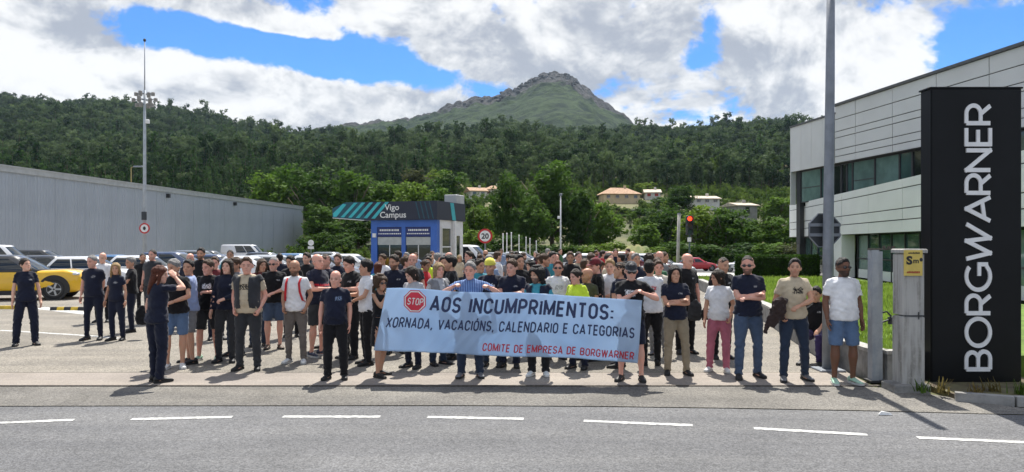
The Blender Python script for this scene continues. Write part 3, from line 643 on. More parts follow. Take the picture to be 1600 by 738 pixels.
# fascia: front, side and the canopy that reaches out to the left
FZ0, FZ1 = 3.2, 4.12
mb = MB(); mb.box(-KW - .25, .12, -.25, KD + .1, FZ0, FZ1 - .004); mb.build('fascia', M_NAVY, kk)
mb = MB(); mb.poly([(-KW - 2.1, FZ0 + .16), (-KW - .254, FZ0 + .02), (-KW - .254, FZ1), (-KW - 1.35, FZ1), (-KW - 2.1, FZ0 + .62)], -.24, KD, 'y'); mb.build('canopy', M_TEALD, kk)
mb = MB(); mb.poly([(-KW - 2.08, FZ0 + .13), (-KW - .26, FZ0 - .02), (-KW - .26, FZ0 + .012), (-KW - 2.08, FZ0 + .155)], -.26, KD, 'y'); mb.build('canopy_soffit', M_WHP, kk)
for i in range(6):
    x0 = -KW - 2.05 + i * .44
    mb = MB(); z0 = FZ0 + .19 - .02 * i; sh = .78
    pts = [(x0, z0 + .0), (x0 + .2, z0 - .01), (x0 + .2 + sh, FZ1 - .03), (x0 + sh, FZ1 - .03)]
    if i == 0: pts = [(x0, z0 + .18), (x0 + .02, z0 + .0), (x0 + .2, z0), (x0 + .78, z0 + .62), (x0 + .58, z0 + .66)]
    if pts[2][0] > .1: continue
    mb.poly(pts, -.262, -.251, 'y'); mb.build('stripe', M_TEAL, kk)
for i in range(4):
    x0 = -1.05 + i * .24; mb = MB(); mb.poly([(x0, FZ1 - .04), (x0 + .06, FZ1 - .04), (x0 + .06 + .22, FZ0 + .05), (x0 + .22, FZ0 + .05)], -.262, -.251, 'y'); mb.build('stripe', M_TEALD, kk)
mb = MB(); mb.poly([(1.6, FZ0 + .02), (2.05, FZ0 + .02), (1.75, FZ1 - .03), (1.3, FZ1 - .03)], .121, .13, 'x'); mb.build('stripe', M_TEAL, kk)
for i, (s_, xx, zz) in enumerate((('Vigo', -2.72, FZ0 + .49), ('Campus', -2.98, FZ0 + .12))):
    v, f = text_mesh(s_, .012); mb = MB(); sc = .42; mb.add([(xx + p[0] * sc * 1.06, -.256 - .012, zz + p[1] * sc) for p in v], f); mb.build('lettering', M_WHP, kk)
mb = MB(); mb.box(-.04, .03, .3, KD, 0, 3.2); mb.build('side_wall', M_WHP, kk)
for a, b, z0, z1, nm in ((.45, 1.55, .9, 2.85, 'window'), (2.15, 2.75, .1, 2.5, 'door')):
    mb = MB(); mb.box(.031, .045, a, b, z0, z1); wn = mb.build(nm, M_GLSD, kk)
    mb = MB(); mb.box(.046, .07, a - .04, a + .03, z0, z1); mb.box(.046, .07, b - .03, b + .04, z0, z1); mb.box(.046, .07, a + .03, b - .03, z1 - .06, z1); mb.box(.046, .068, a + .03, b - .03, (z0 + z1) / 2 - .03, (z0 + z1) / 2 + .03); mb.build('frame', M_WHP, wn)
mb = MB(); mb.box(.05, .2, 1.72, 1.95, 0, 3.19); mb.build('column', M_WHP, kk)
mb = MB(); mb.cbox(-.6, .1, KD - 1.0, KD + .05, FZ1, FZ1 + .45, .03); mb.build('roof_unit', M_SHEET2, kk)

# ---- houses on the slope
M_RF = mat('terracotta_roof', (.36, .20, .11), .85, .25, 1.5, .4, 8, col2=(.46, .30, .18)); M_CRM = mat('cream_render', (.55, .43, .27), .85, .12, .5); M_WR = mat('white_render', (.60, .58, .54), .85, .12, .5); M_GR = mat('grey_render', (.30, .29, .27), .9, .2, .6)
M_RED = mat('red_shutter', (.35, .03, .02), .6)
M_RF2 = mat('pale_tile_roof', (.50, .42, .33), .85, .25, 1.5)
def house(x, d, ytop, ybase, wpx, dep, wall, roof, hip, label, rz=0, wins=3, shut=None, rh=.35):
    X, Y = at(x, d); zt = hz(ytop, d); zb = hz(ybase, d); Wd = wpx * d / FP; g = float(terrain(X, Y)); H = zt - zb
    r = empty('hillside_house', (X, Y, zb), rz, label, 'house', 'houses on the slope')
    zr = H * (1 - rh); w2 = Wd / 2
    mb = MB(); mb.box(-w2, w2, 0, dep, min(0, g - zb) - 3, zr); wl = mb.build('wall', wall, r)
    mb = MB(); e = .5
    b0 = [(-w2 - e, -e, zr), (w2 + e, -e, zr), (w2 + e, dep + e, zr), (-w2 - e, dep + e, zr)]; hi = w2 * (.55 if hip else .0)
    tp = [(-w2 - e + (hi + e if hip else 0), dep / 2 - .1, H), (w2 + e - (hi + e if hip else 0), dep / 2 - .1, H), (w2 + e - (hi + e if hip else 0), dep / 2 + .1, H), (-w2 - e + (hi + e if hip else 0), dep / 2 + .1, H)]
    mb.loft([[(a, b, c - .18) for a, b, c in b0], b0, tp]); rf = mb.build('roof', roof, r)
    mb = MB(); mb.cbox(w2 * .3, w2 * .3 + .7, dep * .45, dep * .45 + .6, zr, H + .7, .04); mb.build('chimney', wall, rf)
    for k in range(wins):
        xx = -w2 + Wd * (k + .5) / wins; wz = zr * .42
        mb = MB(); mb.box(xx - .55, xx + .55, -.05, .02, wz, wz + zr * .4); wn = mb.build('window', shut or M_GLSD, r)
        mb = MB(); mb.box(xx - .65, xx + .65, -.12, -.051, wz - .12, wz - .01); mb.build('sill', M_WR, wn)
    return r
house(972, 225, 292, 314, 58, 9, M_CRM, M_RF, True, 'large cream house with terracotta hip roof on the slope', .12, 4, rh=.5)
house(1020, 240, 295, 311, 23, 7, M_WR, M_RF2, False, 'small white house with red shutters beside the cream house', -.1, 2, M_RED)
house(1105, 205, 305, 320, 40, 8, M_WR, M_RF2, False, 'flat white house with pale tiled roof on the slope', .1, 3)
house(1168, 175, 316, 338, 34, 7, M_GR, M_RF2, False, 'grey hut with pale shallow roof on the slope', .25, 1, rh=.22)
house(748, 235, 292, 310, 26, 7, M_WR, M_RF, False, 'white house with red roof half hidden by trees above the kiosk', .3, 2)
house(769, 245, 289, 308, 22, 7, M_WR, M_RF, True, 'red roofed house right behind the dark tall trees', -.2, 2)
# dry stone terrace wall and bare earth bank below the houses
tw = empty('terrace_wall', (*at(940, 190), 0), 0, 'long low stone terrace wall below the cream house', 'wall')
mb = MB(); X0 = at(940, 190)[0]
for i in range(24):
    xx = i * .85; zz = float(terrain(X0 + xx, 190)); mb = MB(); mb.cbox(xx, xx + .82, 0, .5, zz - .4, zz + 1.5 + random.uniform(-.1, .1), .06); mb.build('block', M_GR, tw)
M_EARTH = mat('bare_earth', (.27, .19, .095), .95, .3, .3, .5, 2, col2=(.16, .15, .06))
def bank(x, d, wpx, dpt, z1, m, nm):
    X, Y = at(x, d); wd = wpx * d / FP; mb = MB(); nx, ny = 34, 24
    for j in range(ny):
        for i in range(nx):
            a, b = i / (nx - 1) * 2 - 1, j / (ny - 1) * 2 - 1; xx, yy = X + a * wd / 2, Y + b * dpt / 2
            mb.v.append((xx, yy, float(terrain(xx, yy)) - .3 + z1 * max(0, 1 - a * a - b * b) ** .7 * (.75 + .25 * float(fbm2(xx, yy, .35, 3, 2.))) + random.uniform(-.15, .15)))
    mb.f = [tuple(q) for q in grid_faces(nx, ny)]; tag(mb.build(nm, m, smooth=True), kind='structure')
M_SUNG = mat('sunny_grass', (.10, .16, .03), .95, .4, .35, .8, 3, col2=(.25, .22, .09)); bank(975, 114, 120, 40, 3.4, M_SUNG, 'earth_bank'); bank(1218, 130, 90, 40, 4.0, M_SUNG, 'earth_bank'); bank(685, 270, 90, 90, 4, mat('dry_grass', (.17, .17, .07), .95, .3, .1), 'meadow')
# ------------------------------------------------------------------ entrance: low wall, lawn, pillar, gate post, monolith
M_CW = bpy.data.materials.new('weathered_concrete'); M_CW.use_nodes = True; t = NT(M_CW.node_tree); p = M_CW.node_tree.nodes['Principled BSDF']; p.inputs['Roughness'].default_value = .9
oc = t.n('ShaderNodeTexCoord').outputs['Object']; mp_ = t.n('ShaderNodeMapping'); mp_.inputs['Scale'].default_value = (9, 9, .8); t.l.new(oc, mp_.inputs[0])
cc = t.mix(t.ramp(t.noise(mp_.outputs[0], 1.6, 6, .6), .38, .72), (.42, .41, .385, 1), (.20, .19, .17, 1)); cc = t.mix(t.ramp(t.noise(oc, 14, 5, .7), .45, .75), cc, (.40, .39, .36, 1)); t.l.new(cc, p.inputs['Base Color'])
bn = t.n('ShaderNodeBump'); bn.inputs['Strength'].default_value = .4; bn.inputs['Distance'].default_value = .01; t.l.new(t.noise(oc, 40, 6, .7), bn.inputs['Height']); t.l.new(bn.outputs[0], p.inputs['Normal'])
M_CWD = mat('stained_concrete', (.20, .195, .185), .9, .4, 2.0, .5, 25, col2=(.36, .35, .33))
lw = empty('low_wall', (5.3, 10.95, 0), 0, 'low concrete retaining wall between plaza and lawn', 'wall')
mb = MB(); mb.box(.16, .95, -.20, -.06, -.05, .40); mb.build('block', M_CWD, lw); mb = MB(); mb.box(.14, .97, -.22, -.03, .402, .452); mb.build('coping', M_CW, lw)
WP = [(5.30, 10.85), (5.32, 12.6), (5.9, 15.8), (6.5, 19.0), (7.4, 26.0), (8.3, 33.0)]
for i in range(len(WP) - 1):
    a, b = Vector(WP[i]), Vector(WP[i + 1]); t2 = (b - a); L2 = t2.length; t2 /= L2; n2 = Vector((t2.y, -t2.x))
    mb = MB(); mb.wbox((a.x - 5.3, a.y - 10.95), t2, n2, .008, L2 - .008, -.05, .40, 0, .18); mb.build('block', M_CWD, lw)
    mb = MB(); mb.wbox((a.x - 5.3, a.y - 10.95), t2, n2, .004, L2 - .004, .402, .455, -.02, .22); mb.build('coping', M_CW, lw)
lp = [(x + .2, y) for x, y in WP] + [(10.9 + .153 * 36 + .2, 36), (10.9 + .153 * 20, 20), (13.2, 12.5), (8.5, 10.9), (5.75, 10.9)]
M_LAWN = mat('lawn_soil', (.10, .17, .02), .95, .3, 2, .5, 40)
mb = MB(); mb.loft([[(x, y, -.02) for x, y in lp], [(x, y, .36) for x, y in lp]]); tag(mb.build('lawn', M_LAWN), kind='structure')
NB = 26000; P = np.empty((0, 3))
bx, by = rng.uniform(5.4, 15, NB * 3), 11 + 25 * rng.random(NB * 3) ** 1.6
wallx = np.interp(by, [p[1] for p in WP], [p[0] for p in WP]) + .24
k = (bx > wallx) & (bx < np.where(by < 20, 8 + (by - 11) * .6, 10.7 + .153 * by)) & (bx / by < .62); bx, by = bx[k][:NB], by[k][:NB]; n = len(bx)
h_ = rng.uniform(.05, .11, n) * np.clip(by / 14, 1, 1.6); a_ = rng.uniform(0, 6.28, n); w_ = .012 * np.clip(by / 10, 1, 2.5)
V = np.stack([np.stack([bx - w_ * np.cos(a_), by - w_ * np.sin(a_), np.full(n, .355)], -1), np.stack([bx + w_ * np.cos(a_), by + w_ * np.sin(a_), np.full(n, .355)], -1), np.stack([bx + rng.normal(0, .03, n), by + rng.normal(0, .03, n), .36 + h_], -1)], 1).reshape(-1, 3)
go_ = link('grass', arr_mesh('grass', V, np.arange(3 * n).reshape(-1, 3)), mat('grass_blade', (.19, .30, .03), .6, .3, 1.5, transl=.4, col2=(.30, .42, .07))); tag(go_, 'bright green mown grass of the raised lawn', 'grass', kind='stuff')

def px_box(x0, x1, d): return (x0 - 800) / FP * d, (x1 - 800) / FP * d
# concrete gate pillar
pd = 10.05; xa, xb = px_box(1411, 1446, pd); ph = hz(389, pd)
pil = empty('gate_pillar', (xa, pd, 0), 0, 'weathered concrete gate pillar with a yellow plaque', 'pillar')
mb = MB(); mb.cbox(0, xb - xa, 0, .30, -.02, 1.02, .02); mb.build('lower_block', M_CW, pil)
mb = MB(); mb.cbox(.004, xb - xa - .004, .004, .296, 1.035, ph - .06, .02); mb.build('upper_block', M_CW, pil)
mb = MB(); mb.cbox(-.015, xb - xa + .03, -.02, .31, ph - .057, ph, .015); mb.build('cap', M_CW, pil)
mb = MB(); mb.cbox(-.14, xb - xa + .05, -.06, .33, -.03, .10, .02); mb.build('footing', M_CWD, pil)
mb = MB(); mb.box(.02, xb - xa - .02, -.006, .0, 1.02, 1.036); mb.box(.2, .216, -.012, -.006, .98, 1.08); mb.build('strap', M_DARK, pil)
M_YEL = mat('yellow_plaque', (.60, .45, .10), .5, .1, 6); M_BLK = mat('black_print', (.015, .015, .015), .5); M_REDP = mat('red_print', (.35, .04, .02), .5)
pl = empty('warning_plaque', (xa, pd - .012, 0), 0, 'yellow security plaque with black lettering on the concrete pillar', 'sign')
x0, x1 = 0.0, .255; z0, z1 = hz(431, pd), hz(391, pd)
mb = MB(); mb.cbox(x0, x1, -.012, 0, z0, z1, .004); mb.build('plate', M_YEL, pl)
def put_text(parent, nm, s_, x, z, wd, ht, y, m, bold=.02, thick=0):
    v, f = text_mesh(s_, bold); W_ = v[:, 0].max(); H_ = .7
    mb = MB(); mb.add([(x + p[0] / W_ * wd, y, z + p[1] / H_ * ht) for p in v], f); return mb.build(nm, m, parent)
put_text(pl, 'lettering', 'S', .03, z1 - .19, .085, .105, -.015, M_BLK, .05)
put_text(pl, 'lettering', 'm', .125, z1 - .175, .075, .065, -.015, M_BLK, .03)
mb = MB(); mb.ell((.232, -.014, z1 - .13), (.022, .003, .026)); mb.build('emblem', M_BLK, pl)
def print_line(nm, x, xe, z, ht, m):                       # a line of print too small to read
    mb = MB()
    while x < xe: q = random.uniform(.008, .018); mb.box(x, x + q, -.0155, -.0125, z, z + ht * random.uniform(.7, 1)); x += q + .005
    o = mb.build(nm, m, pl); o['kind'] = 'stuff'
print_line('fine_print', .06, .21, z1 - .05, .022, M_BLK); print_line('fine_print', .04, .215, z0 + .035, .03, M_REDP)
# steel gate post of two channels
M_STL = mat('painted_grey_steel', (.30, .34, .39), .45, .2, 3, .2, 30, col2=(.40, .42, .44))
gd = 10.75; xa2, xb2 = px_box(1363, 1381, gd); gh = hz(391, gd)
gpst = empty('gate_post', (xa2, gd, 0), 0, 'grey steel gate guide post with rusty top beside the pillar', 'post')
mb = MB(); mb.box(0, .10, 0, .012, 0, gh); mb.box(0, .012, .012, .14, 0, gh); mb.box(.088, .10, .012, .14, 0, gh); mb.build('channel', M_STL, gpst)
mb = MB(); mb.box(.115, .165, .03, .15, 0, gh - .02); mb.build('channel', M_STL, gpst)
mb = MB(); mb.box(-.03, .42, .03, .10, gh + .003, gh + .025); mb.build('top_guide', mat('rusty_steel', (.1, .08, .07)), gpst)
for i in range(3): 
    mb = MB(); mb.tube([(.20 + .07 * i, .06, gh + .02), (.2 + .07 * i, .06, gh + .06)], .022, 8); mb.build('roller', MATS['rusty_steel'], gpst)
mb = MB(); mb.box(-.04, .2, -.04, .2, -.01, .02); mb.build('base_plate', M_DARK, gpst)
mb = MB(); mb.tube([(.16, .05, .86), (.24, .0, .90), (.27, .0, .96), (.22, .02, 1.02), (.16, .05, 1.0)], .014, 6); mb.build('latch_hook', M_DARK, gpst)
mb = MB(); mb.box(.25, .33, -.03, .05, .84, .94); mb.build('latch_box', M_DARK, gpst)
# black monolith sign
md_ = 10.45; xa3, xb3 = px_box(1455, 1597, md_); mh = hz(137, md_)
M_MONO = mat('black_composite_panel', (.004, .0045, .0055), .45, .3, 1.2, spec=.22); M_LET = mat('brushed_silver_letter', (.76, .76, .76), .5, .06, 5)
mono = empty('monolith_sign', (xa3, md_, 0), 0, 'tall black monolith sign with upright silver lettering', 'sign')
Wm = xb3 - xa3; MZ0 = .06
mb = MB(); mb.cbox(0, Wm, .012, .27, MZ0, mh - .012, .006); mb.build('body', M_MONO, mono)
mb = MB(); mb.cbox(.012, Wm - .012, 0, .0115, MZ0, mh - .03, .003); mb.build('front_panel', M_MONO, mono)
mb = MB(); mb.cbox(-.02, Wm + .02, .0, .29, mh - .0115, mh + .012, .004); mb.build('cap', M_MONO, mono)
mb = MB(); mb.box(.02, Wm - .02, .03, .25, -.02, MZ0); mb.build('plinth', M_DARK, mono)
def arc(cx, cy, rx, ry, a0, a1, n=14): return [(cx + rx * math.cos(R(a0 + (a1 - a0) * i / n)), cy + ry * math.sin(R(a0 + (a1 - a0) * i / n))) for i in range(n + 1)]
LET = {'B': (.62, [[(0, 0), (0, 1)], [(0, 1), (.34, 1)] + arc(.34, .755, .245, .245, 90, -90) + [(0, .51)], [(0, .51), (.36, .51)] + arc(.36, .255, .255, .255, 90, -90) + [(0, 0)]]),
       'O': (.98, [arc(.49, .5, .47, .5, 0, 360, 30)]),
       'R': (.62, [[(0, 0), (0, 1)], [(0, 1), (.33, 1)] + arc(.33, .70, .28, .30, 90, -90) + [(0, .40)], [(.32, .40), (.60, 0)]]),
       'G': (.92, [arc(.49, .5, .47, .5, 48, 312, 24) + [(.86, .16)], [(.50, .46), (.90, .46), (.90, .10)]]),
       'W': (1.14, [[(0, 1), (.20, 0), (.62, 1), (.72, .0), (1.20, 1)]]), 'A': (.80, [[(0, 0), (.42, 1), (.82, 0)], [(.13, .25), (.68, .34)]]),
       'N': (.72, [[(0, 0), (0, 1), (.68, 0), (.68, 1)]]), 'E': (.56, [[(.56, 1), (0, 1), (0, 0), (.56, 0)], [(0, .51), (.5, .51)]])}
_o = arc(.27, .71, .27, .29, 0, 180, 10) + arc(.27, .29, .27, .29, 180, 360, 10) + [(.54, .71)]
_p = [(0, 1), (.25, 1)] + arc(.25, .73, .27, .27, 90, -90, 10) + [(0, .46)]
CAPS = {'A': (.62, [[(0, 0), (.31, 1), (.62, 0)], [(.10, .28), (.52, .28)]]), 'O': (.54, [_o]), 'Ó': (.54, [_o, [(.24, 1.14), (.36, 1.30)]]),
        'S': (.52, [arc(.26, .745, .25, .255, 15, 255, 12) + arc(.26, .25, .26, .25, 75, -165, 12)]), 'I': (.0, [[(0, 0), (0, 1)]]), 'N': (.54, [[(0, 0), (0, 1), (.54, 0), (.54, 1)]]),
        'C': (.54, [arc(.27, .71, .27, .29, 0, 180, 10) + arc(.27, .29, .27, .29, 180, 360, 10)]), 'U': (.54, [[(0, 1)] + arc(.27, .28, .27, .28, 180, 360, 12) + [(.54, 1)]]),
        'M': (.72, [[(0, 0), (0, 1), (.36, .12), (.72, 1), (.72, 0)]]), 'P': (.52, [[(0, 0), (0, 1)], _p]), 'R': (.54, [[(0, 0), (0, 1)], _p, [(.24, .46), (.54, 0)]]),
        'E': (.46, [[(.46, 1), (0, 1), (0, 0), (.46, 0)], [(0, .52), (.42, .52)]]), 'T': (.56, [[(0, 1), (.56, 1)], [(.28, 1), (.28, 0)]]), ':': (.06, [[(.03, .06), (.03, .20)], [(.03, .52), (.03, .66)]]),
        'X': (.58, [[(0, 0), (.58, 1)], [(0, 1), (.58, 0)]]), 'D': (.56, [[(0, 0), (0, 1)], [(0, 1), (.22, 1)] + arc(.22, .66, .34, .34, 90, 0, 8) + arc(.22, .34, .34, .34, 0, -90, 8) + [(0, 0)]]),
        'V': (.60, [[(0, 1), (.30, 0), (.60, 1)]]), 'L': (.44, [[(0, 1), (0, 0), (.44, 0)]]), 'G': (.56, [arc(.27, .71, .27, .29, 5, 180, 10) + arc(.27, .29, .27, .29, 180, 350, 10) + [(.55, .47), (.30, .47)]]),
        'B': (.54, [[(0, 0), (0, 1)], [(0, 1), (.27, 1)] + arc(.27, .76, .24, .24, 90, -90, 10) + [(0, .52)], [(.25, .52)] + arc(.28, .26, .26, .26, 90, -90, 10) + [(0, 0)]]),
        'W': (.86, [[(0, 1), (.21, 0), (.43, .95), (.65, 0), (.86, 1)]]), ',': (.06, [[(.06, .10), (-.01, -.18)]]), ' ': (.22, [])}
def ribbons(pts, wd):                                                # split a stroke at its sharp corners into strips of (left, right) points
    pts = [Vector(p) for p in pts]; pts = [p for i, p in enumerate(pts) if i == 0 or (p - pts[i - 1]).length > 1e-5]
    runs = [[pts[0]]]
    for i in range(1, len(pts)):
        runs[-1].append(pts[i])
        if i < len(pts) - 1:
            ang = (pts[i] - pts[i - 1]).angle(pts[i + 1] - pts[i])
            if ang > .7: runs.append([pts[i]])
    out = []; loop = len(runs) == 1 and (pts[0] - pts[-1]).length < 1e-4 and len(pts) > 6
    for ri, r in enumerate(runs):
        r = list(r); n = len(r)
        if ri > 0: r[0] = r[0] + (r[0] - r[1]).normalized() * wd * .42
        if ri < len(runs) - 1: r[-1] = r[-1] + (r[-1] - r[-2]).normalized() * wd * .42
        l = []; rt = []
        for i in range(n):
            a = r[i - 1] if i > 0 else (r[-2] if loop else r[i]); b = r[i + 1] if i < n - 1 else (r[1] if loop else r[i]); t = (b - a).normalized(); nn = Vector((-t.y, t.x)) * wd / 2
            l.append(r[i] + nn); rt.append(r[i] - nn)
        out.append((l, rt))
    return out
cap_h = .335; word = 'BORGWARNER'; gap = .17; tot = sum(LET[c][0] for c in word) + gap * (len(word) - 1)
zb0, zb1 = hz(577, md_), hz(165, md_); su = (zb1 - zb0) / tot; pos = 0
xl = (1546 - 1455) * md_ / FP                                        # base line of the upright word
for c in word:
    mb = MB(); q_ = 0
    for st in LET[c][1]:
        for l, rt in ribbons(st, .145):
            y0 = -.022 - .0007 * q_; q_ += 1
            for i in range(len(l) - 1):
                q4 = [l[i], l[i + 1], rt[i + 1], rt[i]]; mb.loft([[(xl - p.y * cap_h, y, zb0 + (pos + p.x) * su) for p in q4] for y in (y0, -.0006)])
    mb.build('letter', M_LET, mono); pos += LET[c][0] + gap
# planting bed with kerb in front of the monolith
bed = [(5.75, 9.55), (6.3, 9.3), (9.5, 9.0), (20, 8.7), (20, 12.4), (8.5, 10.88), (5.77, 10.88)]
mb = MB(); mb.loft([[(x, y, -.02) for x, y in bed], [(x, y, .05) for x, y in bed]]); tag(mb.build('planting_bed', mat('dry_soil', (.12, .09, .06), .95, .4, 4, .6, 20, col2=(.16, .15, .07))), kind='structure')
kb = empty('bed_kerb', (5.7, 9.5, 0), 0, 'dark concrete kerb edging the planting bed before the monolith sign', 'kerb')
kp = [(5.70, 9.52), (6.28, 9.24), (7.4, 9.12), (8.6, 9.02), (9.8, 8.93), (11, 8.86), (14, 8.76)]
for i in range(len(kp) - 1):
    a, b = Vector(kp[i]), Vector(kp[i + 1]); t2 = b - a; L2 = t2.length; t2 /= L2; n2 = Vector((t2.y, -t2.x))
    mb = MB(); mb.wbox((a.x - 5.7, a.y - 9.5), t2, n2, .005, L2 - .005, -.02, .10, -.06, .06); mb.build('kerb_stone', M_CWD, kb)
M_WEED = leaf_mat('weed_leaf', (.07, .14, .02), (.17, .26, .05), .3, 3); M_DRYW = leaf_mat('dry_weed', (.16, .12, .04), (.24, .2, .08), .3, 3)
def weed(x, y, z, h, nb, m, label, cat='weed'):
    P = []; F = []
    for i in range(nb):
        a = random.uniform(0, 6.28); ln = random.uniform(.3, 1) * h; lean = random.uniform(.15, .6); b = len(P); wv = random.uniform(.006, .018)
        ox, oy = random.gauss(0, .05), random.gauss(0, .05)
        for s in (0, .5, 1):
            cx_, cy_, cz_ = ox + math.cos(a) * lean * ln * s ** 1.5, oy + math.sin(a) * lean * ln * s ** 1.5, ln * s * (1 - .2 * lean * s); ww = wv * (1.2 - s)
            P += [(cx_ - math.sin(a) * ww, cy_ + math.cos(a) * ww, cz_), (cx_ + math.sin(a) * ww, cy_ - math.cos(a) * ww, cz_)]
        F += [(b, b + 1, b + 3, b + 2), (b + 2, b + 3, b + 5, b + 4)]
    r = empty('weed', (x, y, z), 0, label, cat, 'weeds at the foot of the monolith and pillar'); me = bpy.data.meshes.new('leaves'); me.from_pydata(P, [], F); link('leaves', me, m, r)
for x, y, h, nb, m, lb in [(7.15, 9.6, .42, 60, M_WEED, 'tall green weed tuft before the right edge of the monolith sign'), (7.5, 9.45, .36, 50, M_WEED, 'bushy green weed right of the monolith sign'), (6.85, 9.75, .3, 40, M_WEED, 'small green weed before the middle of the monolith sign'),
     (6.35, 9.8, .22, 26, M_DRYW, 'dry brown weed before the left half of the monolith sign'), (6.1, 9.75, .16, 22, M_DRYW, 'short dry weed tuft near the monolith corner'), (5.66, 9.72, .24, 26, M_DRYW, 'dry grass tuft at the foot of the concrete pillar'), (5.45, 9.85, .2, 22, M_WEED, 'little green weed at the pillar footing'), (6.6, 9.6, .22, 30, M_WEED, 'low green weed along the kerb by the monolith'), (7.9, 9.5, .5, 60, M_WEED, 'large green weed past the monolith sign')]:
    weed(x, y, .04, h, nb, m, lb)

# ---- tall grey lamp post with the stop sign seen from behind
ld = 11.75; lx = (1294 - 800) / FP * ld
lamp = empty('lamp_post', (lx, ld, 0), 0, 'tall thick grey steel lamp post beside the lawn wall', 'lamp post')
M_GALV = mat('galvanised_steel', (.22, .24, .27), .5, .15, 4, .1, 20, metal=.3)
mb = MB(); mb.tube([(0, 0, 0), (0, 0, 2), (.03, 0, 4.5), (.045, 0, 6.4)], [.092, .082, .070, .06], 16); mb.build('pole', M_GALV, lamp, smooth=True)
mb = MB(); mb.tube([(.045, 0, 6.4), (.045, 0, 6.43)], [.065, .05], 12); mb.build('cap', M_GALV, lamp)
mb = MB(); mb.cbox(-.2, .2, -.2, .2, 0, .03, .01); mb.build('base_plate', M_GALV, lamp)
mb = MB(); mb.box(-.06, .06, -.1, -.085, .5, .85); mb.build('access_door', M_GALV, lamp)
ss = empty('stop_sign', (lx, ld, 0), 0, 'stop sign seen from behind on the grey lamp post', 'sign')
zc = hz(360, ld + .12); ox = (1288 - 800) / FP * (ld + .12) - lx
oct_ = [(ox + .27 * math.cos(R(22.5 + 45 * k)), zc + .295 * math.sin(R(22.5 + 45 * k))) for k in range(8)]
M_SB = mat('sign_back', (.05, .055, .062), .5, .15, 5, metal=.4)
mb = MB(); mb.poly(oct_, .12, .14, 'y'); mb.build('plate', M_SB, ss)
mb = MB()
for k in range(8):
    a, b = Vector(oct_[k]), Vector(oct_[(k + 1) % 8]); c = Vector((ox, zc)); mb.loft([[(p.x, y, p.y) for p in (a, b, b.lerp(c, .06), a.lerp(c, .06))] for y in (.105, .1195)])
mb.build('rim', M_GALV, ss)
mb = MB(); mb.box(ox - .25, ox + .25, .085, .119, zc - .1, zc - .05); mb.box(ox - .25, ox + .25, .085, .119, zc + .06, zc + .11); mb.build('bracket', M_GALV, ss)

# ---- far street furniture
M_RING = mat('sign_red', (.50, .02, .02), .5, .1); M_SW = mat('sign_white', (.75, .75, .73), .5, .08)
def disc(mb, x, z, r, y0, y1, n=24): mb.poly([(x + r * math.cos(2 * math.pi * k / n), z + r * math.sin(2 * math.pi * k / n)) for k in range(n)], y0, y1, 'y')
def speed_sign(name, x, d, yc, rad, label, txt, pole=True, back=False):
    X, Y = at(x, d); zc_ = hz(yc, d); r = empty(name, (X, Y, 0), 0, label, 'sign')
    if pole: mb = MB(); mb.tube([(0, .05, 0), (0, .05, zc_ + rad)], .035, 8); mb.build('pole', M_GALV, r)
    if back: mb = MB(); mb.cbox(-rad * 1.35, rad * 1.35, .0, .03, zc_ - rad * 1.6, zc_ + rad * 1.35, .02); mb.build('backboard', mat('brown_board', (.16, .08, .05), .7), r)
    mb = MB(); disc(mb, 0, zc_, rad, -.03, -.001); mb.build('rim', M_RING, r)
    mb = MB(); disc(mb, 0, zc_, rad * .74, -.036, -.031); mb.build('face', M_SW, r)
    if not txt: mb = MB(); mb.ell((0, -.036, zc_), (rad * .28, .006, rad * .36)); mb.build('symbol', M_BLK, r); return
    v, f = text_mesh(txt, .03); W_ = v[:, 0].max(); s_ = rad * 1.0 / W_; mb = MB(); mb.add([((p[0] - W_ / 2) * s_, -.040, zc_ + (p[1] - .35) * s_) for p in v], f); mb.build('number', M_BLK, r)
speed_sign('speed_sign', 758, 34, 369, .34, 'round red rimmed speed limit sign on a post by the trees', '20', True, False)
md2 = 48; X, Y = at(226, md2)
mast = empty('light_mast', (X, Y, 0), 0, 'very tall slim light mast standing before the grey warehouse', 'mast')
mb = MB(); mb.tube([(0, 0, 0), (0, 0, 9.5), (0, 0, 12)], [.13, .09, .07], 10); mb.tube([(0, 0, 12), (0, 0, hz(64, md2))], [.045, .03], 6); mb.build('pole', mat('pale_galvanised', (.42, .46, .50), .5, .12, 4), mast, smooth=True)
mb = MB(); mb.ell((0, 0, hz(63, md2)), (.09, .09, .11)); mb.build('finial', M_DARK, mast)
for i, yy in enumerate((147, 156, 164)):
    z = hz(yy, md2); w2 = (.55, .72, .5)[i]
    mb = MB(); mb.tube([(-w2, 0, z), (w2, 0, z)], .03, 6); mb.tube([(0, -w2, z), (0, w2, z)], .03, 6); ar = mb.build('crossarm', M_GALV, mast)
    for sx_, sy_ in ((-1, 0), (1, 0), (0, -1), (0, 1), (-.5, 0), (.5, 0)):
        mb = MB(); mb.cbox(sx_ * w2 - .1, sx_ * w2 + .1, sy_ * w2 - .09, sy_ * w2 + .07, z - .13, z + .1, .02); mb.build('lamp', mat('lamp_housing', (.25, .24, .22), .5), ar)
mb = MB(); mb.cbox(.08, .3, -.12, .1, hz(193, md2), hz(187, md2), .03); mb.build('camera_box', M_SW, mast)
mb = MB(); mb.cbox(-.12, .2, -.2, -.1, hz(344, md2), hz(331, md2), .02); mb.build('junction_box', M_SB, mast)
speed_sign('round_sign', 226, md2 - .3, 357, .34, 'round red rimmed sign fixed low on the tall mast', '', False, False)
d = 80; X, Y = at(876, d)
l2 = empty('slim_lamp_post', (X, Y, 0), 0, 'slim pale lamp post with camera before the dark trees', 'lamp post')
mb = MB(); mb.tube([(0, 0, -.1), (0, 0, hz(306, d))], [.1, .06], 8); mb.build('pole', M_SW, l2, smooth=True)
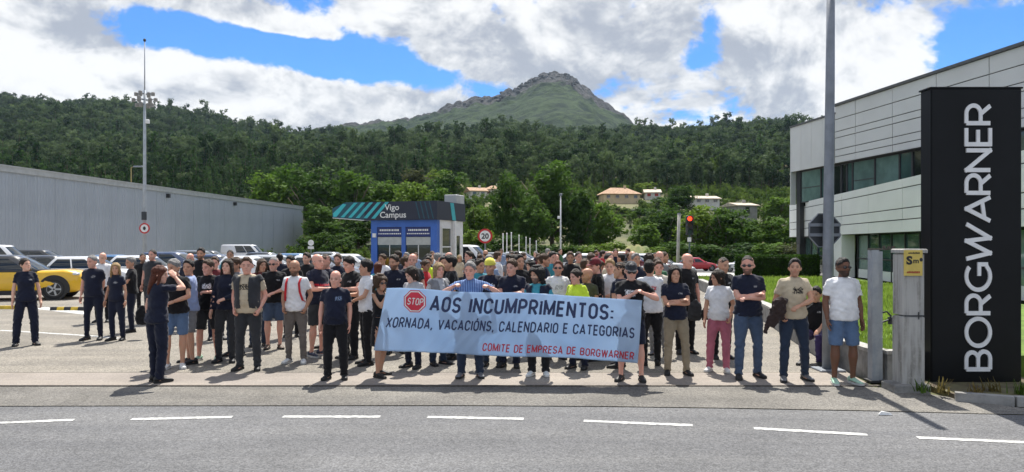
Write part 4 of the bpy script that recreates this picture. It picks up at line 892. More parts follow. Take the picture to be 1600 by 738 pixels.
mb = MB(); mb.cbox(-.15, .15, -.5, .1, hz(306, d), hz(303, d), .02); mb.build('lantern', M_GALV, l2)
mb = MB(); mb.cbox(-.35, -.05, -.3, .0, hz(342, d), hz(338, d), .03); mb.build('camera_box', M_SW, l2)
d = 46; X, Y = at(1059.5, d)
pp = empty('pale_pole', (X, Y, 0), 0, 'plain pale leaning pole left of the traffic light', 'pole')
mb = MB(); mb.tube([(-.05, 0, -.1), (.06, 0, hz(334, d))], [.11, .09], 10); mb.build('shaft', mat('pale_concrete_pole', (.42, .40, .36), .8, .2, 3), pp, smooth=True)
mb = MB(); mb.tube([(.06, 0, hz(334, d)), (.06, 0, hz(333, d))], [.11, .10], 10); mb.build('cap', M_GALV, pp)
d = 48; X, Y = at(1077, d)
tl = empty('traffic_light', (X, Y, 0), 0, 'traffic light with the red lamp lit beyond the crowd', 'traffic light')
mb = MB(); mb.tube([(.04, .1, -.1), (.04, .1, hz(340, d))], .06, 8); mb.build('pole', mat('green_pole', (.06, .10, .09), .5), tl, smooth=True)
z1 = hz(337, d); hs = .42
for i in range(3):
    mb = MB(); mb.cbox(-.22, .22, -.15, .09, z1 - hs * (i + 1), z1 - hs * i - .01, .03); hd_ = mb.build('housing', M_DARK, tl)
    mb = MB(); disc(mb, 0, z1 - hs * (i + .5), .14, -.165, -.151, 18)
    mb.build('lens', [mat('lit_red_lens', (.7, .05, .02), .3, emit=((1, .035, .008), 2.2)), mat('amber_lens', (.06, .03, .01), .3), mat('green_lens', (.01, .04, .03), .3)][i], hd_)
    mb = MB(); pts = [(.2 * math.cos(R(a)), z1 - hs * (i + .5) + .2 * math.sin(R(a))) for a in range(-20, 201, 20)]; pin = [(x * .93, z1 - hs * (i + .5) + (z - z1 + hs * (i + .5)) * .93) for x, z in reversed(pts)]
    mb.poly(pts + pin, -.33, -.152, 'y'); mb.build('hood', M_DARK, hd_)
mb = MB(); mb.cbox(-.1, .12, -.06, .08, hz(378, d), hz(371, d), .02); mb.build('control_box', M_SW, tl)
for i, x in enumerate((786, 792, 799, 811, 822, 828, 838)):
    d = 62 + i * 1.5; X, Y = at(x, d); zt = hz([366, 365, 364, 368, 371, 373, 377][i], d)
    r = empty('white_post', (X, Y, 0), 0, 'thin white post of the row before the dark trees', 'post', 'thin white posts before the dark trees')
    mb = MB(); mb.tube([(0, 0, -.05), (0, 0, zt)], .05, 8); mb.build('shaft', M_SW, r); mb = MB(); mb.ell((0, 0, zt), (.07, .07, .05)); mb.build('knob', M_SW, r)
X, Y = at(486, 50); zt = hz(375, 50)
r = empty('small_sign', (X, Y, 0), 0, 'small white sign on a post by the warehouse corner', 'sign')
mb = MB(); mb.tube([(0, 0, 0), (0, 0, zt)], .03, 6); mb.build('pole', M_GALV, r); mb = MB(); disc(mb, 0, zt - .2, .2, -.05, -.03); mb.build('disc', M_SW, r); mb = MB(); mb.box(-.2, .2, -.05, -.03, zt - .62, zt - .44); mb.build('plate', M_SW, r)
X, Y = at(205, 95)
r = empty('roadside_lamp', (X, Y, 0), 0, 'slim yellowish lamp post showing over the warehouse roof', 'lamp post')
r.location = (at(205, 135)[0], 135, 0); zt = hz(262, 135)
mb = MB(); mb.tube([(0, 0, 0), (0, 0, zt), (.6, 0, zt + .2)], [.14, .1, .07], 6); mb.build('pole', mat('yellow_pole', (.4, .3, .12), .6), r); mb = MB(); mb.cbox(.5, 2.2, -.3, .3, zt + .05, zt + .3, .05); mb.build('lantern', M_GALV, r)
# wheel stops
M_STY = mat('hazard_yellow', (.62, .42, .03), .6, .2, 6)
for x0, x1, y, lb in ((80, 134, 485, 'black and yellow wheel stop under the yellow car front'), (-60, 24, 483, 'yellow wheel stop beside the yellow car rear wheel')):
    a, b = gp(x0, y), gp(x1, y); r = empty('wheel_stop', (a[0], a[1], 0), 0, lb, 'wheel stop'); Lw = b[0] - a[0]; n = 5
    for i in range(n):
        mb = MB(); q = .002 if i % 2 else 0; mb.poly([(-.08, 0), (.08, 0), (.05, .10 - q), (-.05, .10 - q)], Lw * i / n, Lw * (i + 1) / n, 'x'); mb.build('segment', M_BLK if i % 2 == 0 and x0 > 0 else M_STY, r)

# ------------------------------------------------------------------ protest banner
def pw(x, y, d): X, Y = at(x, d); return np.array([X, Y, hz(y, d)])
TL, TR, BL, BR = pw(604, 452, 10.88), pw(1003, 470, 10.56), pw(583, 549, 10.90), pw(996, 567, 10.60)
def ban(u, v):
    p = (1 - v) * ((1 - u) * TL + u * TR) + v * ((1 - u) * BL + u * BR)
    p = p + np.array([0, .024 * math.sin(u * 17 + v * 2.2) + .017 * math.sin(u * 41 - v * 5) + .010 * math.sin(u * 26 + v * 9) * (1 - v) + .007 * math.sin(u * 90 + 6 * math.sin(v * 4 + u * 9)) + .03 * math.sin(v * 3.1 + 3 * u) , .010 * math.sin(u * 9.4 + .5) + .012 * (1 - v) * math.sin(u * 6.28 * 2 + 1) + .030 * math.sin(u * math.pi) * (1 - .2 * v)])
    return p
def ban_uv(x, y):                                     # flat layout of the print on the cloth
    u, v = .5, .5; tl, tr, bl, br = np.array([604, 452]), np.array([1003, 470]), np.array([583, 549]), np.array([996, 567])
    for _ in range(20):
        p = (1 - v) * ((1 - u) * tl + u * tr) + v * ((1 - u) * bl + u * br); e = np.array([x, y]) - p
        du = (1 - v) * (tr - tl) + v * (br - bl); dv = (1 - u) * (bl - tl) + u * (br - tr); s_ = np.linalg.solve(np.stack([du, dv], 1), e); u += s_[0]; v += s_[1]
    return u, v
M_BAN = bpy.data.materials.new('banner_cloth'); M_BAN.use_nodes = True; t = NT(M_BAN.node_tree); p = M_BAN.node_tree.nodes['Principled BSDF']; p.inputs['Roughness'].default_value = .5
oc = t.n('ShaderNodeTexCoord').outputs['Object']; bc = t.mix(t.ramp(t.noise(oc, .8, 3, .5), .35, .65), (.46, .61, .80, 1), (.56, .70, .87, 1))
t.l.new(bc, p.inputs['Base Color']); tr = t.n('ShaderNodeBsdfTranslucent'); t.l.new(bc, tr.inputs[0]); ms = t.n('ShaderNodeMixShader'); ms.inputs[0].default_value = .45
t.l.new(p.outputs[0], ms.inputs[1]); t.l.new(tr.outputs[0], ms.inputs[2]); t.l.new(ms.outputs[0], M_BAN.node_tree.nodes['Material Output'].inputs[0])
nu, nv = 170, 40
V = [ban(i / (nu - 1), j / (nv - 1)) for j in range(nv) for i in range(nu)]
V2 = [(a, b + .002, c) for a, b, c in V]
ff = grid_faces(nu, nv); bme = bpy.data.meshes.new('banner'); bme.from_pydata([tuple(q) for q in V], [], ff.tolist()); bme.polygons.foreach_set('use_smooth', [True] * len(ff))
banner = link('banner', bme, M_BAN); sol = banner.modifiers.new('cloth', 'SOLIDIFY'); sol.thickness = .002
tag(banner, 'long pale blue protest banner with dark blue and red lettering', 'banner')
M_INK = mat('navy_ink', (.022, .035, .10), .6, .05); M_INKR = mat('red_ink', (.50, .03, .05), .6, .05); M_STOPR = mat('stop_red', (.62, .03, .06), .5, .05)
def cloth_text(nm, s_, xa, ya, xb, yb, hpx, m, bold, off=.006):
    gap_ = .12 + bold; tot_ = sum(CAPS[c][0] + gap_ for c in s_) - gap_; ua, va = ban_uv(xa, ya); ub, vb = ban_uv(xb, yb); hv = hpx / 97.0; x = 0; mb = MB(); q_ = 0
    for c in s_:
        if c == ' ' and mb.v: mb.build(nm, m, banner); mb = MB()
        for st in CAPS[c][1]:
            for l, rt in ribbons(st, bold):
                q_ += 1; n = len(l); o = off + .0004 * (q_ % 4); f_ = lambda p: tuple(ban(ua + (ub - ua) * (x + p.x) / tot_, va + (vb - va) * (x + p.x) / tot_ - p.y * hv) - np.array([0, o, 0]))
                if n == 2: l = [l[0], l[0].lerp(l[1], .5), l[1]]; rt = [rt[0], rt[0].lerp(rt[1], .5), rt[1]]; n = 3
                mb.add([f_(p) for p in l] + [f_(p) for p in rt], [(k, k + 1, n + k + 1, n + k) for k in range(n - 1)])
        x += CAPS[c][0] + gap_
    return mb.build(nm, m, banner)
cloth_text('lettering', 'AOS INCUMPRIMENTOS:', 674, 487, 957, 500, 20.5, M_INK, .205)
cloth_text('lettering', 'XORNADA, VACACIÓNS, CALENDARIO E CATEGORIAS', 603, 513, 989, 527, 14, M_INK, .185)
cloth_text('lettering', 'COMITE DE EMPRESA DE BORGWARNER', 757, 549, 989, 561, 10.5, M_INKR, .18)
def cloth_oct(nm, rad, m, off):
    mb = MB(); K = [(math.cos(R(22.5 + 45 * k)), .95 * math.sin(R(22.5 + 45 * k))) for k in range(8)]; nr = 6; per = 4
    edge = [(K[k][0] + (K[(k + 1) % 8][0] - K[k][0]) * j / per, K[k][1] + (K[(k + 1) % 8][1] - K[k][1]) * j / per) for k in range(8) for j in range(per)]
    rr_ = [[tuple(ban(*ban_uv(649 + rad * q * ex_, 474 + rad * q * ey_)) - np.array([0, off, 0])) for ex_, ey_ in edge] for q in [.02] + [i / nr for i in range(1, nr + 1)]]
    mb.loft(rr_, cap=False); return mb.build(nm, m, banner)
cloth_oct('sign_print', 19.5, M_STOPR, .005); cloth_oct('sign_print', 18.0, M_SW, .0075); cloth_oct('sign_print', 16.0, M_STOPR, .010)
cloth_text('lettering', 'STOP', 637, 478.5, 661.5, 479.5, 9.5, M_SW, .17, .013)
# ------------------------------------------------------------------ vehicles
M_TYRE = mat('tyre_rubber', (.015, .015, .016), .8, .2); M_RIM = mat('alloy_rim', (.42, .43, .45), .35, .1, 6, metal=.7); M_CLAD = mat('black_cladding', (.018, .018, .02), .6, .2)
M_CG = mat('car_glass', (.008, .014, .017), .03, .1, spec=.7, coat=.3); M_LAMP = mat('headlight_glass', (.55, .57, .6), .15, .1, coat=.6); M_TAIL = mat('tail_light', (.35, .01, .01), .2)
def paint(nm, c): return mat('paint_' + nm, c, .32, .04, 2, coat=.9, spec=.5)
PAINT = {k: paint(k, c) for k, c in dict(yellow=(.80, .46, .0), white=(.72, .73, .74), silver=(.42, .44, .46), dark=(.018, .022, .03), navy=(.02, .04, .10), red=(.45, .015, .025), maroon=(.16, .02, .03), grey=(.13, .14, .15), blue=(.06, .16, .32), black=(.008, .008, .009)).items()}
CARK = dict(  # L, W, H, belt, hood z, nose z, windscreen base, roof front, roof rear, tail base (x from rear=0 to front=L)
 hatch=(4.1, 1.78, 1.47, .93, .90, .68, 2.95, 2.15, .55, .12), suv=(4.35, 1.83, 1.62, 1.06, 1.05, .97, 3.15, 2.30, .50, .10), sedan=(4.5, 1.8, 1.45, .93, .92, .70, 3.15, 2.35, .95, .55), van=(4.8, 1.9, 1.98, 1.15, 1.12, .80, 4.0, 3.25, .10, .05))
CM = {}
def car_meshes(kind):
    if kind in CM: return CM[kind]
    L, Wd, H, belt, hood, nose, xw, xf, xr, xt = CARK[kind]; hw = Wd / 2; D = {}
    st = [(0.0, .42, .78 * belt, .80), (.05, .33, belt * .93, .90), (.25, .24, belt, .97), (.8, .22, belt, 1.0), (L * .5, .22, belt * .99, 1.0), (xw - .1, .22, belt * .985, 1.0), (xw + .25, .22, hood, .99), (L - .55, .24, (hood + nose) / 2 + .06, .965), (L - .18, .28, nose + .04, .90), (L - .03, .34, nose - .06, .80), (L, .42, nose - .16, .72)]
    rg = []
    for x, zb, zt, q in st:
        w_ = hw * q; m_ = zb + (zt - zb) * .5
        sec = [(w_ * .86, zb), (w_ * .97, zb + .09), (w_, m_ - .05), (w_ * .985, m_ + .08), (w_ * .965, zt - .09), (w_ * .90, zt - .015), (w_ * .6, zt + .02)]
        rg.append([(x, y, z) for y, z in sec] + [(x, -y, z) for y, z in reversed(sec)])
    mb = MB(); mb.loft(rg); me = mb.mesh('body'); bm = bmesh.new(); bm.from_mesh(me); bmesh.ops.recalc_face_normals(bm, faces=bm.faces); bm.to_mesh(me); bm.free()
    me.polygons.foreach_set('use_smooth', [True] * len(me.polygons)); D['body'] = me
    zb = belt - .05; wb, wt = hw * .93, hw * .74
    def cab(x0, x1, x2, x3, z0, z1, w0, w1, grow=0.0):
        n = 6; rr = []
        for i in range(n + 1):
            s = i / n; z = z0 + (z1 - z0) * s; e = s ** 1.15; xa, xb = x0 + (x1 - x0) * e, x3 + (x2 - x3) * e; w_ = w0 + (w1 - w0) * s ** 1.4; c = .10
            rr.append([(xa + c, -w_, z), (xb - c * 1.6, -w_, z), (xb, -w_ * .6, z), (xb + .05, 0, z), (xb, w_ * .6, z), (xb - c * 1.6, w_, z), (xa + c, w_, z), (xa, w_ * .7, z), (xa - .03, 0, z), (xa, -w_ * .7, z)])
        m_ = (xf + xr) / 2
        rr.append([(m_ + (a - m_) * .93, b * .90, z1 + .035) for a, b, c in rr[-1]]); rr.append([(m_ + (a - m_) * .6, b * .5, z1 + .06) for a, b, c in rr[-2]]); return rr
    cr = cab(xt, xr, xf, xw, zb, H - .06, wb, wt); mb = MB(); mb.loft(cr); D['cabin'] = mb.mesh('cabin', True)
    zz0, zz1 = belt + .03, H - .12
    def lerp(z): s = (z - zb) / (H - .06 - zb); e = s ** 1.15; return xt + (xr - xt) * e, xw + (xf - xw) * e, wb + (wt - wb) * s ** 1.4
    a0, b0, w0 = lerp(zz0); a1, b1, w1 = lerp(zz1)
    def curved(n=5):
        out = []
        for i in range(n + 1): z = zz0 + (zz1 - zz0) * i / n; out.append((z,) + lerp(z))
        return out
    mb = MB(); C_ = curved(); rows_ = []
    for z, a, b, w_ in C_: rows_.append([(b - .10, -w_ * .88, z), (b + .012, -w_ * .58, z), (b + .062, 0, z), (b + .012, w_ * .58, z), (b - .10, w_ * .88, z)])
    mb.loft(rows_, cap=False, close=False); D['windscreen'] = mb.mesh('windscreen', True)
    mb = MB(); rows_ = []
    for z, a, b, w_ in C_: rows_.append([(a + .05, -w_ * .82, z), (a - .012, -w_ * .66, z), (a - .042, 0, z), (a - .012, w_ * .66, z), (a + .05, w_ * .82, z)])
    mb.loft(rows_, cap=False, close=False); D['rear_window'] = mb.mesh('rear_window', True)
    cuts = [.0, .46, .93] if kind != 'van' else [.40, .70, .97]
    for si, (c0, c1) in enumerate(((cuts[0], cuts[1]), (cuts[1], cuts[2]))):
        mb = MB(); rows_ = []
        for z, a, b, w_ in C_:
            xa, xb = a + .22, b - .24; q0 = xa + (xb - xa) * c0 + .03; q1 = xa + (xb - xa) * c1 - .03
            rows_.append([(q0, w_ + .008, z), (q1, w_ + .008, z)])
        mb.loft(rows_, cap=False, close=False); D['side_window%d' % si] = mb.mesh('side_window', True)
    mb = MB(); r = .33 if kind != 'suv' else .385; D['r'] = r
    pr = [(-.10, .6), (-.105, .9), (-.07, 1), (.07, 1), (.105, .9), (.10, .6)]; n = 24
    mb.loft([[(q * r * math.cos(2 * math.pi * k / n), y, q * r * math.sin(2 * math.pi * k / n)) for k in range(n)] for y, q in pr]); D['tyre'] = mb.mesh('tyre', True)
    mb = MB(); mb.loft([[(q * r * math.cos(2 * math.pi * k / n), y, q * r * math.sin(2 * math.pi * k / n)) for k in range(n)] for y, q in ((.07, .64), (.102, .64), (.104, .58), (.085, .56))])
    for k in range(5):
        a = 2 * math.pi * k / 5; d_ = Vector((math.cos(a), 0, math.sin(a))); e_ = Vector((-math.sin(a), 0, math.cos(a)))
        mb.loft([[tuple(d_ * q * r + e_ * s * .03 + Vector((0, y, 0))) for s, y in ((-1.4, .088), (1.4, .088), (1, .106), (-1, .106))] for q in (.08, .6)])
    D['rim'] = mb.mesh('rim')
    mb = MB(); ro, ri = r * 1.30, r * 1.08; pts = [(ro * math.cos(R(a)), ro * math.sin(R(a))) for a in range(-18, 199, 12)] + [(ri * math.cos(R(a)), ri * math.sin(R(a))) for a in range(198, -19, -12)]
    for i in range(18):
        q = [pts[i], pts[i + 1], pts[-i - 2], pts[-i - 1]]; mb.loft([[(a, y, b) for a, b in q] for y in (-.06, .02)])
    D['arch'] = mb.mesh('arch')
    mb = MB(); mb.poly([(ri * 1.02 * math.cos(2 * math.pi * k / 20), ri * 1.02 * math.sin(2 * math.pi * k / 20)) for k in range(20)], -.12, .003, 'y'); D['well'] = mb.mesh('well')
    CM[kind] = D; return D
def car(name, label, kind, x, d, rz, col, roof=None, group='cars parked in the car park', z=0.0, cat='car', detail=True, offs=0.0):
    D = car_meshes(kind); L, Wd, H, belt, hood, nose, xw, xf, xr, xt = CARK[kind]; X, Y = at(x, d); hw = Wd / 2
    root = empty(name, (X, Y, z), R(rz), label, cat, group); pm_ = PAINT[col]; rm = PAINT[roof] if roof else pm_
    def pt(nm, me, m, loc_=None, par=None, sy=1): o = link(nm, me, m, par or root, loc_); o.scale[1] = sy; return o
    c = -L / 2; b = pt('body', D['body'], pm_, (c, 0, 0)); pt('cabin', D['cabin'], rm, (c, 0, 0)); pt('windscreen', D['windscreen'], M_CG, (c, 0, 0)); pt('rear_window', D['rear_window'], M_CG, (c, 0, 0))
    for s in (1, -1):
        for k in (0, 1): pt('side_window', D['side_window%d' % k], M_CG, (c, 0, 0), None, s)
        for wx in (L * .19, L * .81):
            wh_ = pt('wheel', D['tyre'], M_TYRE, (c + wx, s * (hw - .12), D['r']), None, s); pt('rim', D['rim'], M_RIM, None, wh_)
            if detail: pt('wheel_arch', D['arch'], M_CLAD if kind == 'suv' else pm_, (c + wx, s * (hw - .03), D['r'] + .01), None, s); pt('wheel_well', D['well'], M_BLK, (c + wx, s * (hw - .02), D['r'] + .01), None, s)
        mb = MB(); mb.ell((c + L - .20, s * hw * .70, nose - .05), (.16, .19, .075), 12, 6); mb.build('headlight', M_LAMP, root, smooth=True)
        mb = MB(); mb.ell((c + .06, s * hw * .74, belt - .12), (.07, .14, .13), 10, 6); mb.build('tail_light', M_TAIL, root, smooth=True)
        mb = MB(); mb.ell((c + xw - .35, s * (hw + .10), belt + .06), (.07, .11, .075), 10, 6); mb.build('mirror', rm, root, smooth=True)
        if detail:
            for q in (.36, .56): mb = MB(); mb.cbox(c + L * q - .1, c + L * q + .1, s * hw - .01, s * hw + .03, belt - .2, belt - .165, .006); mb.build('door_handle', pm_, b)
    mb = MB(); mb.cbox(c + L - .06, c + L + .03, -hw * .62, hw * .62, .30, .55, .02); mb.build('grille', M_CLAD, root)
    mb = MB(); mb.cbox(c + L + .031, c + L + .04, -.26, .26, .42, .53, .002); mb.build('number_plate', M_SW, root)
    mb = MB(); mb.cbox(c - .02, c + .06, -hw * .72, hw * .72, .28, .50, .02); mb.build('rear_bumper', M_CLAD, root)
    if kind == 'suv': mb = MB(); [mb.cbox(c + L * .27, c + L * .73, s * hw - .03 if s > 0 else -hw - .015, s * hw + .015 if s > 0 else -hw + .03, .20, .36, .01) for s in (1, -1)]; mb.build('sill_cladding', M_CLAD, root)
    return root
car('parked_suv', 'yellow compact SUV with black roof parked behind a person in navy', 'suv', 30, 27.0, 17, 'yellow', 'black')
GV = 'cars parked in the car park'
for a in [  # label, kind, x, d, heading, colour, roof
 ('white minibus parked behind the yellow SUV', 'van', -8, 46, 12, 'white', None), ('black hatchback with long side glass behind the yellow SUV', 'hatch', 92, 36, 10, 'dark', None), ('black SUV further back behind the yellow SUV', 'suv', 72, 52, 8, 'black', None),
 ('white hatchback with dark glass right behind the black hatchback', 'hatch', 150, 33, 4, 'white', None), ('blue grey car parked next to the white hatchback', 'sedan', 190, 40, 4, 'blue', None), ('white hatchback parked left of the tall mast foot', 'hatch', 236, 36, 2, 'white', None),
 ('dark blue SUV parked near the tall mast foot', 'suv', 282, 38, 0, 'navy', None), ('grey SUV parked behind the tall bearded person', 'suv', 318, 48, 2, 'grey', None), ('black car far back along the warehouse', 'sedan', 335, 64, 2, 'dark', None), ('white van parked far back along the warehouse', 'van', 385, 74, 4, 'white', None), ('navy hatchback behind the long dark hair', 'hatch', 346, 40, 0, 'navy', None),
 ('white sedan with sloping windscreen behind the vest wearer', 'sedan', 398, 36, -2, 'white', None), ('black hatchback behind the white sedan', 'hatch', 425, 50, 0, 'dark', None), ('silver hatchback behind the bald person in white', 'hatch', 440, 38, -4, 'silver', None), ('blue hatchback behind the dark cap', 'hatch', 474, 44, -4, 'blue', None),
 ('white hatchback in the row left of the kiosk', 'hatch', 512, 37, -6, 'white', None), ('white car parked just left of the kiosk', 'sedan', 556, 43, -6, 'white', None), ('grey hatchback partly hidden left of the kiosk', 'hatch', 525, 52, -6, 'grey', None),
 ('white panel van parked right of the kiosk', 'van', 722, 42, -14, 'white', None), ('grey car behind the speed sign foot', 'hatch', 785, 50, -20, 'grey', None), ('silver car behind the crowd near the white posts', 'sedan', 818, 56, -12, 'silver', None),
 ('pale car behind the crowd under the dark tree', 'hatch', 888, 44, 160, 'white', None), ('maroon car behind the crowd under the green bushes', 'suv', 985, 40, -15, 'maroon', None), ('silver car with big windscreen behind the bald people', 'hatch', 1030, 43, -10, 'silver', None)]:
    lab, kd, x, d, rz, c_, rf = a; car('parked_van' if kd == 'van' else 'parked_car', lab, kd, x, d, rz, c_, rf, GV, cat='van' if kd == 'van' else 'car', detail=False)
for lab, kd, x, d, rz, c_ in [('red hatchback on the far road beside the traffic light', 'hatch', 1090, 80, 8, 'red'), ('white hatchback on the far road behind the hedge', 'hatch', 1158, 78, 172, 'white')]:
    X, Y = at(x, d); car('parked_car', lab, kd, x, d, rz, c_, None, 'cars on the far road', float(terrain(X, Y)) + .05)
# ------------------------------------------------------------------ people
def remesh_batch(jobs):                                  # jobs: (MB, voxel, smooth iterations) -> [(verts, quads, normals)]
    obs = []
    for mb, vox, it in jobs:
        o = bpy.data.objects.new('tmp', mb.mesh('tmp')); COL.objects.link(o)
        m = o.modifiers.new('r', 'REMESH'); m.mode = 'VOXEL'; m.voxel_size = vox
        if it: s = o.modifiers.new('s', 'SMOOTH'); s.factor = .5; s.iterations = it
        obs.append(o)
    dg = bpy.context.evaluated_depsgraph_get(); out = []
    for o in obs:
        ev = o.evaluated_get(dg); me = ev.to_mesh(); n = len(me.vertices); v = np.empty(n * 3, np.float32); me.vertices.foreach_get('co', v)
        nr = np.empty(n * 3, np.float32); me.vertices.foreach_get('normal', nr)
        li = np.empty(len(me.loops), np.int32); me.loops.foreach_get('vertex_index', li)
        out.append((v.reshape(-1, 3).astype(float), li.reshape(-1, 4) if len(li) == 4 * len(me.polygons) else None, nr.reshape(-1, 3).astype(float))); ev.to_mesh_clear()
    for o in obs: me = o.data; bpy.data.objects.remove(o); bpy.data.meshes.remove(me)
    return out
HEAD_R = [(-.012, .028, .028, -.05), (.006, .040, .042, -.048), (.035, .053, .068, -.028), (.07, .062, .086, -.010), (.105, .068, .095, -.001), (.14, .073, .099, .004), (.172, .072, .097, .006), (.203, .060, .082, .008), (.224, .040, .055, .008), (.235, .014, .02, .008)]
def head_mb(wide=1.0):
    mb = MB(); mb.rings([(z, w_ * wide, d_, y) for z, w_, d_, y in HEAD_R], 18)
    mb.tube([(0, -.088, .128), (0, -.104, .10), (0, -.110, .084)], [.008, .012, .015], 8); mb.tube([(-.045, -.078, .134), (0, -.092, .136), (.045, -.078, .134)], .011, 6)
    mb.tube([(-.02, -.088, .054), (0, -.094, .054), (.02, -.088, .054)], .009, 6); mb.ell((0, -.078, .014), (.024, .02, .018))
    for s in (1, -1): mb.tube([(s * .071 * wide, .012, .075), (s * .079 * wide, .016, .10), (s * .074 * wide, .01, .125)], [.008, .014, .01], 6); mb.ell((s * .042, -.062, .085), (.02, .022, .02))
    return mb
def hand_mb(curl):                                        # fingers along -z, palm towards -x, thumb towards -y
    mb = MB(); mb.loft([[(dx * tx, dy * ty, z) for dx, dy in ((-1, -.7), (-1, .7), (-.5, 1), (.5, 1), (1, .7), (1, -.7), (.5, -1), (-.5, -1))] for z, tx, ty in ((.01, .022, .028), (-.02, .02, .034), (-.06, .016, .041), (-.092, .013, .040))])
    for i, (y, ln) in enumerate(((-.031, .072), (-.010, .082), (.011, .077), (.031, .060))):
        p = Vector((0, y, -.085)); a = curl * (.9 + .12 * i); pts = [p]; ang = 0
        for q, f in ((.45, .45), (.32, .9), (.23, .7)): ang += a * f; p = p + Vector((-math.sin(ang), 0, -math.cos(ang))) * ln * q; pts.append(p)
        mb.tube(pts, [.0098, .0092, .0085, .007], 6)
    mb.tube([(-.004, -.022, -.025), (-.014, -.048, -.052), (-.026, -.055, -.078), (-.036, -.05, -.098)], [.013, .012, .0105, .008], 6); return mb
def cap_rings(z0, zmax, grow, wide=1.0, back=0.0):
    return [(z, (w_ + grow) * wide, d_ + grow + back * .5, y + back * .5) for z, w_, d_, y in HEAD_R if z >= z0] + [(.235 + grow * .9, .012, .016, .008)]
HS = {}
HZ = [q[0] for q in HEAD_R]
def hair_shell(mb, zf, zs, zb, grow, wide=1.0, back=.0):
    rings_ = []; n = 22
    for z in list(np.linspace(-.01, .222, 18)) + [.232, .238 + grow * .6]:
        w_, d_, y_ = [float(np.interp(z, HZ, [q[k] for q in HEAD_R])) for k in (1, 2, 3)]; r = []
        if z > .236: w_, d_ = .03, .04
        for k in range(n):
            a = 2 * math.pi * k / n; sa = math.sin(a); zl = zs + (zf - zs) * max(0, -sa) ** 1.6 + (zb - zs) * max(0, sa) ** .8
            t = min(1, max(0, (z - zl + .010) / .020)); g_ = -.016 + (grow + .016) * t
            r.append(((w_ + g_) * wide ** t * math.cos(a), y_ + (d_ + g_ + back * max(0, sa)) * sa, z))
        rings_.append(r)
    mb.loft(rings_)
mb = MB(); hair_shell(mb, .186, .10, .02, .011); mb.ell((0, -.052, .214), (.05, .034, .022)); HS['short'] = mb
mb = MB(); hair_shell(mb, .194, .112, .03, .0065); HS['crop'] = mb
mb = MB(); mb.ell((0, .062, .095), (.068, .046, .045)); [mb.ell((s * .069, .02, .115), (.012, .05, .026)) for s in (1, -1)]; HS['fringe'] = mb
mb = MB(); hair_shell(mb, .180, .06, .0, .018, 1.05)
mb.rings([(-.19, .045, .022, .100), (-.15, .082, .034, .102), (-.05, .096, .05, .085), (.05, .092, .066, .06), (.13, .082, .075, .04)], 14); [mb.tube([(s * .07, -.03, .16), (s * .084, -.02, .07), (s * .088, -.01, -.04), (s * .075, .0, -.13)], [.02, .024, .024, .012], 8) for s in (1, -1)]; HS['long'] = mb
mb = MB(); hair_shell(mb, .172, .05, .0, .028, 1.12, .02); r9 = random.Random(3)
for k in range(46):
    a = r9.uniform(-.75, 3.9); z = r9.uniform(-.06, .21); mb.ell((.085 * math.cos(a), .02 + .095 * math.sin(a), z), (.03, .03, .032), 6, 4)
HS['curly'] = mb
mb = MB(); hair_shell(mb, .180, .085, .02, .011); mb.ell((0, .125, .15), (.034, .036, .034)); HS['bun'] = mb
mb = MB(); hair_shell(mb, .176, .03, -.01, .017, 1.06, .012); mb.rings([(-.03, .05, .03, .075), (.0, .08, .055, .06), (.06, .088, .07, .045), (.12, .084, .075, .03)], 14); HS['bob'] = mb
CAPM = MB(); CAPM.rings([(.138, .083, .107, .005), (.17, .083, .107, .006), (.205, .074, .096, .008), (.236, .052, .068, .008), (.249, .016, .02, .008)], 20)
CAPM.loft([[(x, y, z + dz) for x, y, z in ((-.07, -.075, .143), (-.06, -.135, .137), (-.03, -.165, .134), (.03, -.165, .134), (.06, -.135, .137), (.07, -.075, .143))] for dz in (0, .012)])
MASKM = None
keys = list(HS)
res = remesh_batch([(head_mb(1.0), .0078, 3), (head_mb(1.09), .0078, 3), (hand_mb(.35), .0075, 2), (hand_mb(1.25), .0075, 2), (CAPM, .010, 2), (head_mb(1.0), .0135, 1), (hand_mb(.5), .014, 0)] + [(HS[k], .0105, 2) for k in keys])
HEADS = [res[0], res[1]]; HANDS = [res[2], res[3]]; CAPR = res[4]; HEAD_LO = res[5]; HAND_LO = res[6]; HAIR = {k: res[7 + i] for i, k in enumerate(keys)}
def head_mask(v):
    x, y, z = np.abs(v[:, 0]), v[:, 1], v[:, 2]; fr = y < -.03
    lips = np.exp(-((x / .024) ** 4) - ((z - .053) / .0075) ** 2) * fr
    eye = np.exp(-(((x - .031) / .014) ** 2) - ((z - .114) / .0065) ** 2) * fr + .9 * np.exp(-(((x - .032) / .02) ** 4) - ((z - .134) / .006) ** 2) * fr
    beard = np.clip((.078 - z) / .012, 0, 1) * np.clip((.02 - y) / .02, 0, 1) * (1 - .85 * np.exp(-((x / .022) ** 4) - ((z - .052) / .008) ** 2))
    return np.stack([lips, np.clip(eye, 0, 1), beard, np.ones(len(v))], -1)
SKIN = {'fair': (.68, .42, .31), 'pink': (.66, .37, .28), 'tan': (.52, .30, .20), 'olive': (.41, .235, .15), 'dark': (.16, .08, .048)}
HAIRC = {'black': (.012, .010, .009), 'dark': (.03, .02, .013), 'brown': (.07, .038, .02), 'red': (.11, .03, .014), 'grey': (.26, .25, .24), 'white': (.52, .51, .49), 'blond': (.36, .24, .11)}
